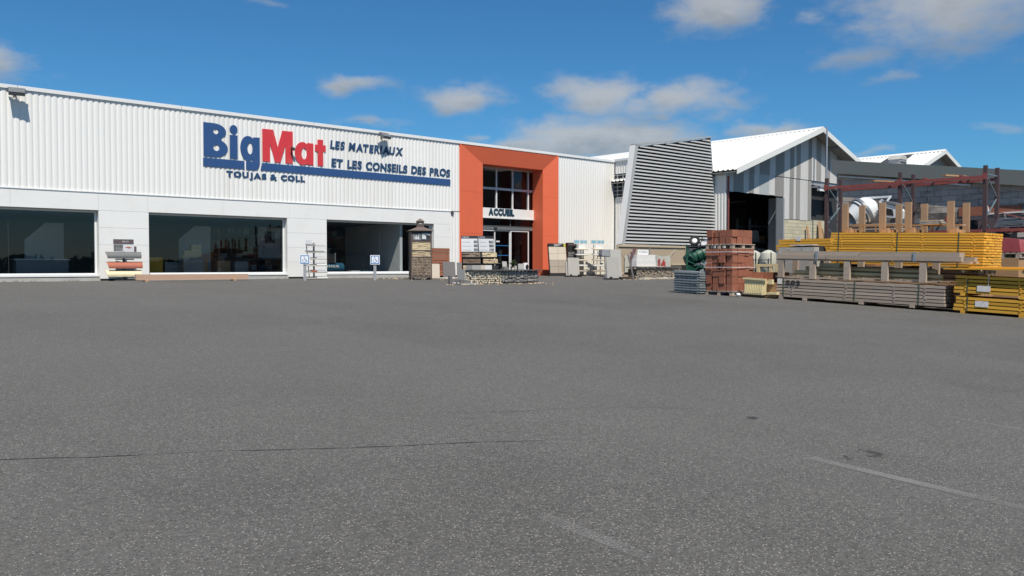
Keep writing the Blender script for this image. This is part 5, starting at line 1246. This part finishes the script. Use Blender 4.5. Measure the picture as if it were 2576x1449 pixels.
# big yellow stack behind the trestle
BGX, BGY = 23.4, -21.5
yb = thing('timber_stack', 'large stack of bright yellow planks with pale end grain above the grey timber', 'timber', (BGX, BGY, gz(BGX,BGY)+1.05), 0, 'sawn timber stacks', math.atan(.03))
for r_ in range(13):
    for i in range(7):
        e = random.uniform(-.014,.014); piece('plank', MT['wyel'], yb, (.19*(i+.5), -2.08+e, .03+.0705*r_+.027), (.186, 4.16, .054))
for r_ in range(12):
    for y in (-.32,-1.85,-2.6,-3.9): piece('sticker', MT['wyel'], yb, (.66, y+random.uniform(-.04,.04), .03+.0705*r_+.062), (1.33, .035, .0155))
for y in (-.25,-1.95,-3.55): MB().box(-.008, -.002, y-.012, y+.012, .02, .95).build('strap', MT['strapg'], yb)
un = thing('timber_stack', 'dark brown planks under the large yellow stack', 'timber', (BGX+.1, BGY-.1, gz(BGX,BGY)), 0, 'sawn timber stacks', math.atan(.03))
timber(un, MT['wbrown'], 0, 6, .2, 0, -3.9, .06, 8, .1, .02); 
for y in (-.3,-1.9,-3.6): piece('bearer', MT['wbrown'], un, (.6, y, .03), (1.2,.1,.06)); piece('bearer', MT['wbrown'], un, (.6, y, 1.03), (1.2,.1,.05))
# timber cradles standing on it
me = []
for k, (ya, yb_) in enumerate(((-21.67,-21.79), (-22.78,-22.9), (-23.51,-23.66), (-24.64,-24.77))):
    t = thing('timber_cradle', ['pale timber cradle nearest the red rack post','pale timber cradle in front of the white mixer frame','pale timber cradle in the middle of the yellow stack','pale timber cradle at the sunlit end of the yellow stack'][k], 'cradle', (24.0, ya, 1.53 - .03*(-21.5-ya)), R(4), 'pale timber cradles on the yellow stack')
    piece('post', MT['wpost'], t, (.0, 0, .43), (.10, .165, .86)); piece('post', MT['wpost'], t, (1.0, -.10, .45), (.10, .165, .82)); piece('sole', MT['wbrown'], t, (.5, -.04, .05), (1.2, .12, .10)); piece('wedge', MT['wpost'], t, (-.01, -.13, .07), (.10, .1, .14))
cp_ = thing('cradle_rail', 'dark plank running behind the pale cradle posts', 'plank', (24.4, -21.6, 1.55), 0, None, math.atan(.03))
piece('plank', MT['wbrown'], cp_, (0, -1.6, .20), (.05, 3.1, .05)); piece('plank', MT['wgrey'], cp_, (.25, -1.6, .21), (.2, 3.1, .04))
for y in (-.4,-.8,-1.9,-2.4): piece('spacer', MT['wpost'], cp_, (0, y, .10), (.04, .03, .16))
sl_ = thing('plastic_sheets', 'small stack of shiny folded sheets between two cradles', 'sheets', (24.3, -24.05, 1.72))
for k in range(5): piece('sheet', MT['silver' if k % 2 else 'stonet'], sl_, (0, random.uniform(-.02,.02), -.03+.025*k), (.5, .55-.03*k, .02), (0,0,random.uniform(-.05,.05)))

# cement mixer on the stack behind
pu = thing('pallet_pile', 'pile of empty pallets carrying the cement mixer', 'pallets', (25.75, -20.85, gz(25.7,-21.5)))
for k in range(16): 
    for i in range(3): piece('pallet_block', MT['pallet'], pu, (.08+.5*i, -.75, .06+.145*k), (.12, 1.5, .07))
    piece('deck', MT['pallet'], pu, (.58, -.75, .115+.145*k), (1.2, 1.52, .04))
mx = thing('cement_mixer', 'white tilted drum cement mixer standing behind the timber cradles', 'mixer', (26.2, -21.25, gz(25.7,-21.5)+2.25))
ax_ = Vector((-.45, .38, -.36)).normalized()     # mouth looks down towards the shop
q = ax_.to_track_quat('Z', 'Y').to_matrix().to_4x4(); q.translation = Vector((0,.12,.48))
dr = MB().lathe([(.0,-.46),(.20,-.45),(.36,-.30),(.43,-.08),(.43,.06),(.40,.12),(.28,.42),(.27,.44),(.25,.43),(.37,.10),(.38,-.05),(.2,-.36),(0,-.38)], q, 32).build('drum', MT['mixer'], mx, smooth=True)
MB().lathe([(.435,-.06),(.47,-.06),(.47,.03),(.435,.03)], q, 32).build('gear_ring', MT['steelgrey'], dr, smooth=True); MB().lathe([(.41,.10),(.425,.10),(.418,.135),(.405,.135)], q, 32).build('rubber_band', MT['black'], dr, smooth=True)
for a in (0, 2.1, 4.2): MB().box(-.02, .02, .16, .40, -.2, .25, q @ Matrix.Rotation(a, 4, 'Z')).build('mixing_blade', MT['steelgrey'], dr)
fp = MB(); fp.prism([(-.62,.05),(-.38,.05),(-.36,.80),(-.44,.86),(-.52,.78),(-.60,.4)], .12, .17, 'x'); fr_ = fp.build('side_frame', MT['mixer'], mx)
for z, r_ in ((.62,.05), (.44,.06), (.26,.055)): MB().prism(ell(-.49,z,r_,r_*.9,n=14), .112, .118, 'x').build('frame_hole', MT['black'], fr_)
MB().prism([(-1.02,.22),(-.52,.30),(-.56,.72),(-.95,.60),(-1.05,.45)], -.05, .42, 'x').build('motor_hood', MT['mixer'], mx); MB().prism([(-1.03,.60),(-.54,.74),(-.52,.80),(-1.0,.68)], -.08, .45, 'x').build('hood_top', MT['steelgrey'], mx); MB().prism([(-.9,.30),(-.62,.34),(-.64,.56),(-.86,.5)], -.06, -.052, 'x').build('vent', MT['black'], mx)
MB().bar((.15,.2,.92), (.15,-.72,.92), .06, .06).build('top_handle', MT['mixer'], mx); MB().bar((.15,-.72,.94), (.1,-.62,.78), .06, .06).build('top_handle', MT['mixer'], mx)
MB().bar((.1,-.45,.06), (.1,-.45,.3), .08, .08).build('leg', MT['mixer'], mx); MB().bar((-.2,-.45,.03), (.5,-.45,.03), .1, .06).build('foot', MT['mixer'], mx); MB().bar((.1,.1,.05), (.1,-1.0,.05), .06, .06).build('chassis', MT['steelgrey'], mx)
MB().tube((-.1,-.95,.08), (.0,-.95,.08), .16, 14).build('wheel', MT['black'], mx); MB().bar((.1,-1.0,.05), (.1,-.75,.55), .05, .05).build('leg', MT['steelgrey'], mx); MB().bar((.1,-.75,.1), (.1,-1.15,.6), .04, .04).build('stay', MT['steelgrey'], mx)

# pallet rack
rx, ry = 28.0, [-18.97,-21.53,-24.12,-26.7]
prk = thing('pallet_rack', 'tall pallet rack with dark uprights and red beams behind the timber', 'rack', (0,0,0))
for i, y in enumerate(ry):
    for x in (rx, rx+1.0):
        top = 3.62 if i < 3 else 3.55
        MB().box(x-.05, x+.05, y-.055, y+.055, gz(rx,y)-.02, top).build('upright', MT['rackdark'], prk)
    for k in range(5):
        z = -.2 + .72*k; p, c = ((rx,y,z), (rx+1,y,z+.7)) if k % 2 else ((rx+1,y,z), (rx,y,z+.7)); MB().bar(p, c, .03, .035).build('brace', MT['rackblue'], prk)
    MB().bar((rx,y,3.36), (rx+1,y,3.36), .03, .04).build('brace', MT['rackblue'], prk)
for x in (rx-.07, rx+1.07):
    for z, bays in ((3.27,(0,1)), (1.62,(1,2)), (.35,(0,1,2)), (1.05,(2,))):
        for i in bays: MB().bar((x, ry[i]-.06, z), (x, ry[i+1]+.06, z), .05, .09).build('beam', MT['rustred'], prk)
for y in (-23.4,-22.3): MB().bar((rx-.05,y,3.36), (rx+1.05,y+.1,3.36), .05, .05).build('tie_bar', MT['rust'], prk)
for x in (rx-.11,):
    for i in (0,1,2): MB().box(x+.02, x+.035, ry[i]-.07, ry[i]+.07, 3.19, 3.38).build('beam_end_plate', MT['rustred'], prk)
t = thing('metal_sheets', 'bent silver metal sheets piled on the rack at the edge of the picture', 'sheets', (28.2, -24.4, 1.72))
for k in range(7): MB().bar((.05*k,0,.04*k), (.05*k+.1,-2.4,.06+.045*k+random.uniform(-.04,.04)), .6, .012).build('sheet', MT['silver'], t)
t = thing('wrapped_load', 'red plastic wrapped load on a timber pallet behind the end cradle', 'load', (26.6, -24.6, gz(26,-24.5)))
MB().box(0, 1.0, -.9, 0, 0, 1.35).build('lower_load', MT['wbrown'], t); MB().prism([(-.95,1.52),(.02,1.52),(.0,1.86),(-.3,1.95),(-.9,1.88)], 0, 1.0, 'x').build('wrapped_goods', MT['redplastic'], t); wood_pallet(t, 0, 1.0, -.95, .02, 1.36)
for k, (y, z, m, l, nm, lb) in enumerate(((-24.9,.45,'white',.8,'white_drum','white drum low on the rack at the edge of the picture'), (-25.7,1.15,'white',.7,'white_crate','white crate on the middle level of the rack'), (-25.9,.45,'rust',1.2,'steel_bundle','rust red steel bundle on the lowest rack level'))):
    o = MB().box(28.05, 28.8, y-l/2, y+l/2, z, z+.42).build(nm, MT[m]); tag(o, lb, 'goods')
t = thing('roofing_sheets', 'dark sheets leaning upright on the block wall behind the mixer', 'sheets', (31.2, -20.2, gz(31,-20)))
for k in range(5): MB().bar((.06*k,-.3*k,0), (.35+.06*k,-.3*k-.1,2.2-.15*k), .5, .03).build('sheet', MT[('boarddark','steelgrey','dark','greypaint','boarddark')[k]], t)
t = thing('pipe_bundle', 'bundle of grey drain pipes standing behind the rack', 'pipes', (30.6, -21.4, gz(30,-21)))
for k in range(7): MB().tube((.12*(k % 4),-.12*(k//2),0), (.12*(k % 4)+.15,-.12*(k//2)-.1,2.0+.12*k), .055, 8).build('pipe', MT['greypaint' if k % 2 else 'rust'], t)
CLUT = [('sack_pile','grey sacks piled on a pallet behind the middle cradle',(29.3,-22.4),2.25,'slabdg'), ('drum_stack','dark drums behind the rack upright in the middle',(29.8,-23.3),2.5,'black'), ('carton_stack','faded cartons stacked behind the end cradle',(29.2,-24.0),2.3,'boarddark'), ('white_sheet_stack','white boards stacked below the metal sheets',(29.6,-25.0),2.05,'boardlight'), ('steel_box_stack','dark steel boxes stacked behind the cement mixer motor',(30.4,-20.9),2.5,'steelgrey'), ('timber_offcut_stack','brown offcuts stacked between mixer and middle cradle',(29.6,-21.9),2.2,'wbrown'), ('panel_stack','dark panels stacked beside the white boards',(29.3,-26.0),2.3,'dark')]
for nm, lb, (x, y), h, m in CLUT:
    t = thing(nm, lb, 'goods', (x, y, gz(x,y))); z = 0
    while z < h:
        hh = random.uniform(.14,.3); piece('item', MT[m], t, (random.uniform(-.05,.05), random.uniform(-.06,.06), z+hh/2), (.8, random.uniform(.6,.85), hh-.01), (0,0,random.uniform(-.12,.12))); z += hh
t = thing('scrap_heap', 'tangle of bent tubes and offcuts on the rack behind the end cradle', 'scrap', (28.5, -25.2, 1.70))
for k in range(26):
    p = Vector((random.uniform(-.3,.5), random.uniform(-1.1,.9), random.uniform(0,.25))); MB().bar(p, p+Vector((random.uniform(-.4,.4), random.uniform(-.9,.9), random.uniform(-.05,.3))), random.uniform(.02,.09), random.uniform(.01,.04)).build('offcut', MT[random.choice(('silver','galv','rust','steelgrey','boarddark','greypaint'))], t)
for k, (z, y) in enumerate(((3.38,-20.6), (3.38,-22.9))):
    o = MB().bar((28.0,y,z+.03), (29.0,y-.25,z+.05), .14, .05).build('spare_board', MT['wbrown']); tag(o, ['brown board lying across the red top beams near the hall','brown board lying across the red top beams near the end'][k], 'plank')
t = thing('reinforcing_mesh', 'white wire grid panel standing behind the rack post', 'wire mesh', (28.6, -19.4, gz(28,-19.4)))
b = MB()
for k in range(5): b.tube((0,-.13*k,0), (0,-.13*k,2.0), .012, 5)
for k in range(15): b.tube((0,.05,.1+.13*k), (0,-.57,.1+.13*k), .012, 5)
b.build('wire', MT['white'], t)
o = MB().box(28.9, 29.5, -20.3, -19.2, -.3, 1.9).build('brick_load', MT['terra']); tag(o, 'orange brick load behind the white wire grid', 'bricks')
# small yellow stack and tanks before the hall
ys_ = thing('timber_stack', 'short stack of golden planks below the cream block wall', 'timber', (26.0, -18.25, gz(26,-18.5)), 0, 'sawn timber stacks')
timber(ys_, MT['wyel'], 0, 5, .2, 0, -1.9, .1, 19, .075, .014, end=.06); piece('bearer', MT['wyel'], ys_, (.5,-.4,.05), (1,.1,.1)); piece('bearer', MT['wyel'], ys_, (.5,-1.5,.05), (1,.1,.1)); MB().box(-.010, -.004, -.86, -.70, 1.72, 1.86).build('paper_label', MT['paper'], ys_)
for k in range(2):
    t = thing('water_tank', ['pale rounded water tank nearest the terracotta blocks','pale rounded water tank nearest the golden planks'][k], 'tank', (27.2, -16.55-.62*k, gz(27,-17)), 0, 'pale tanks in dark cages')
    MB().lathe([(.0,.55),(.27,.55),(.31,.62),(.31,1.12),(.27,1.28),(.10,1.38),(.0,1.40)], None, 20).build('tank_body', MT['tank'], t, smooth=True)
    MB().box(-.32, .32, -.32, .32, 0, .54).build('lower_tank', MT['tank'], t)
    for sx in (-.33, .33):
        for sy in (-.31, .31): MB().box(sx-.015, sx+.015, sy-.015, sy+.015, 0, 1.30).build('cage_post', MT['darkgrey'], t)
    for z in (.75, 1.02): MB().box(-.345, -.33, -.33, .33, z, z+.025).build('cage_rail', MT['darkgrey'], t)

# green machine behind the plastic pallets
gm = thing('green_mixer_trailer', 'dark green site machine with a wheel on top behind the plastic pallets', 'machine', (24.95, -15.65, gz(25,-15.6)), R(-38))
MB().add([(-.32,-.25,.15),(.40,-.25,.15),(.40,.35,.15),(-.32,.35,.15),(-.44,-.38,.80),(.50,-.38,.72),(.50,.45,.72),(-.44,.45,.80)], [(3,2,1,0),(0,1,5,4),(1,2,6,5),(2,3,7,6),(3,0,4,7)]).build('hopper', MT['green'], gm)
q = Matrix.Translation((.0,-.05,1.12)) @ Matrix.Rotation(R(-24), 4, 'Y') @ Matrix.Rotation(R(90), 4, 'Y')
dr = MB().lathe([(.0,-.46),(.18,-.46),(.24,-.30),(.25,.22),(.20,.44),(.18,.44),(.22,.2),(0,.1)], q, 24).build('drum', MT['green'], gm, smooth=True)
for zz in (-.28, .0, .2): MB().lathe([(.25,-.02),(.275,-.02),(.275,.02),(.25,.02)], q @ Matrix.Translation((0,0,zz)), 24).build('drum_band', MT['green'], dr)
for sx in (-.46, .50): MB().box(sx-.03, sx+.03, -.42, -.36, 0, 1.52 if sx < 0 else 1.1).build('side_post', MT['green'], gm)
for p, c in (((-.46,-.40,1.45),(-.1,-.40,.95)), ((-.44,-.42,.95),(.45,-.42,.55)), ((-.44,-.42,.40),(.2,-.42,.95)), ((-.44,-.4,.2),(.5,-.4,.2)), ((.1,-.44,.2),(.1,-.44,1.0)), ((-.2,-.44,.3),(.4,-.44,.75))): MB().bar(p, c, .04, .04).build('frame_tube', MT['green'], gm)
MB().prism([(-.46,.66),(-.05,.55),(.0,.30),(-.40,.34)], -.46, -.44).build('guard_plate', MT['green'], gm)
MB().bar((.02,-.47,.86), (.48,-.47,.70), .03, .05).build('drawbar', MT['galv'], gm); MB().prism([(-.02,.62),(.12,.66),(.20,.28),(.06,.30)], -.49, -.475).build('steel_plate', MT['silver'], gm)
MB().bar((.20,-.5,.15), (.20,-.5,.82), .03, .03).build('prop', MT['rust'], gm); MB().bar((.20,-.5,.50), (.52,-.5,.46), .03, .04).build('prop', MT['rust'], gm)
qw = Matrix.Translation((-.14,-.25,1.66)) @ Matrix.Rotation(R(65), 4, 'X') @ Matrix.Rotation(R(-18), 4, 'Y')
wh = MB().lathe([(.10,-.05),(.17,-.06),(.19,-.03),(.19,.03),(.17,.06),(.10,.05)], qw, 20).build('wheel', MT['black'], gm, smooth=True)
MB().lathe([(.0,-.04),(.09,-.03),(.10,.0),(.09,.03),(0,.04)], qw, 16).build('rim', MT['white'], wh)
MB().tube((.28,-.3,1.62), (.48,-.2,1.66), .12, 12).build('engine', MT['boardlight'], gm, smooth=True); MB().box(.08, .28, -.32, -.1, 1.50, 1.62).build('fuel_tank', MT['white'], gm); MB().tube((-.05,-.3,1.72), (.2,-.3,1.66), .02, 6).build('pipe', MT['black'], gm); MB().tube((.12,-.3,1.80), (.08,-.3,1.45), .018, 6).build('pipe', MT['black'], gm); MB().box(-.3, .4, -.2, .2, 1.40, 1.46).build('engine_deck', MT['black'], gm)

# hedge added unseen behind the camera to darken the shop glass reflections
lm = mat('far_foliage', (.06,.085,.04), .8, .4, .5, world=True)
b = MB()
for i in range(7000):
    x = random.uniform(-40, 110); h = 2.6 + .35*math.sin(x*.31) + .25*math.sin(x*.83+1); y = -80 + random.uniform(-3,3); z = ground_z(x,y) + h*random.random()**.7
    c = Vector((x,y,z)); s_ = random.uniform(.35,.7); u = Vector((random.uniform(-1,1), random.uniform(-.4,.4), random.uniform(-1,1))).normalized(); w_ = u.orthogonal().normalized()
    b.add([c-u*s_, c+w_*s_*.6, c+u*s_, c-w_*s_*.6], [(0,1,2,3)])
o = b.build('treeline', lm); o['kind'] = 'stuff'; o['label'] = 'dark hedge and trees across the road, mirrored in the shop glass'

# loose stones and crumbs swept against the displays
b = MB()
for k in range(260):
    if k < 150: x, y = random.uniform(19.5, 26.0), -2.2 - abs(random.gauss(0, 1.6))
    elif k < 210: x, y = random.uniform(17.0, 22.0), -11.2 - abs(random.gauss(0, .35))
    else: x, y = random.uniform(27.5, 34.0), -9.4 - abs(random.gauss(0, .4))
    r_ = random.uniform(.012, .045); rock(b, (x, y, gz(x,y)+r_*.4), (r_*1.3, r_, r_*.7), .3)
o = b.build('stone_debris', MT['stonet']); o['kind'] = 'stuff'; o['label'] = 'scattered stone crumbs around the stone displays'
b = MB()
for k in range(90):
    x = random.uniform(-4, 25.6); n_ = random.randint(3, 6)
    for i in range(n_):
        a = random.uniform(0, 6.28); l = random.uniform(.03, .10); p = Vector((x + random.uniform(-.05,.05), -.13 - random.uniform(0,.05), gz(x,-.1))); d = Vector((math.cos(a)*.6, math.sin(a)*.6, 1)).normalized()
        w_ = d.orthogonal().normalized()*.008; b.add([p-w_, p+w_, p+d*l], [(0,1,2)])
o = b.build('weeds', mat('weed_green', (.10,.12,.045), .7, .3, 9, world=True)); o['kind'] = 'stuff'; o['label'] = 'thin weeds along the foot of the shop wall'
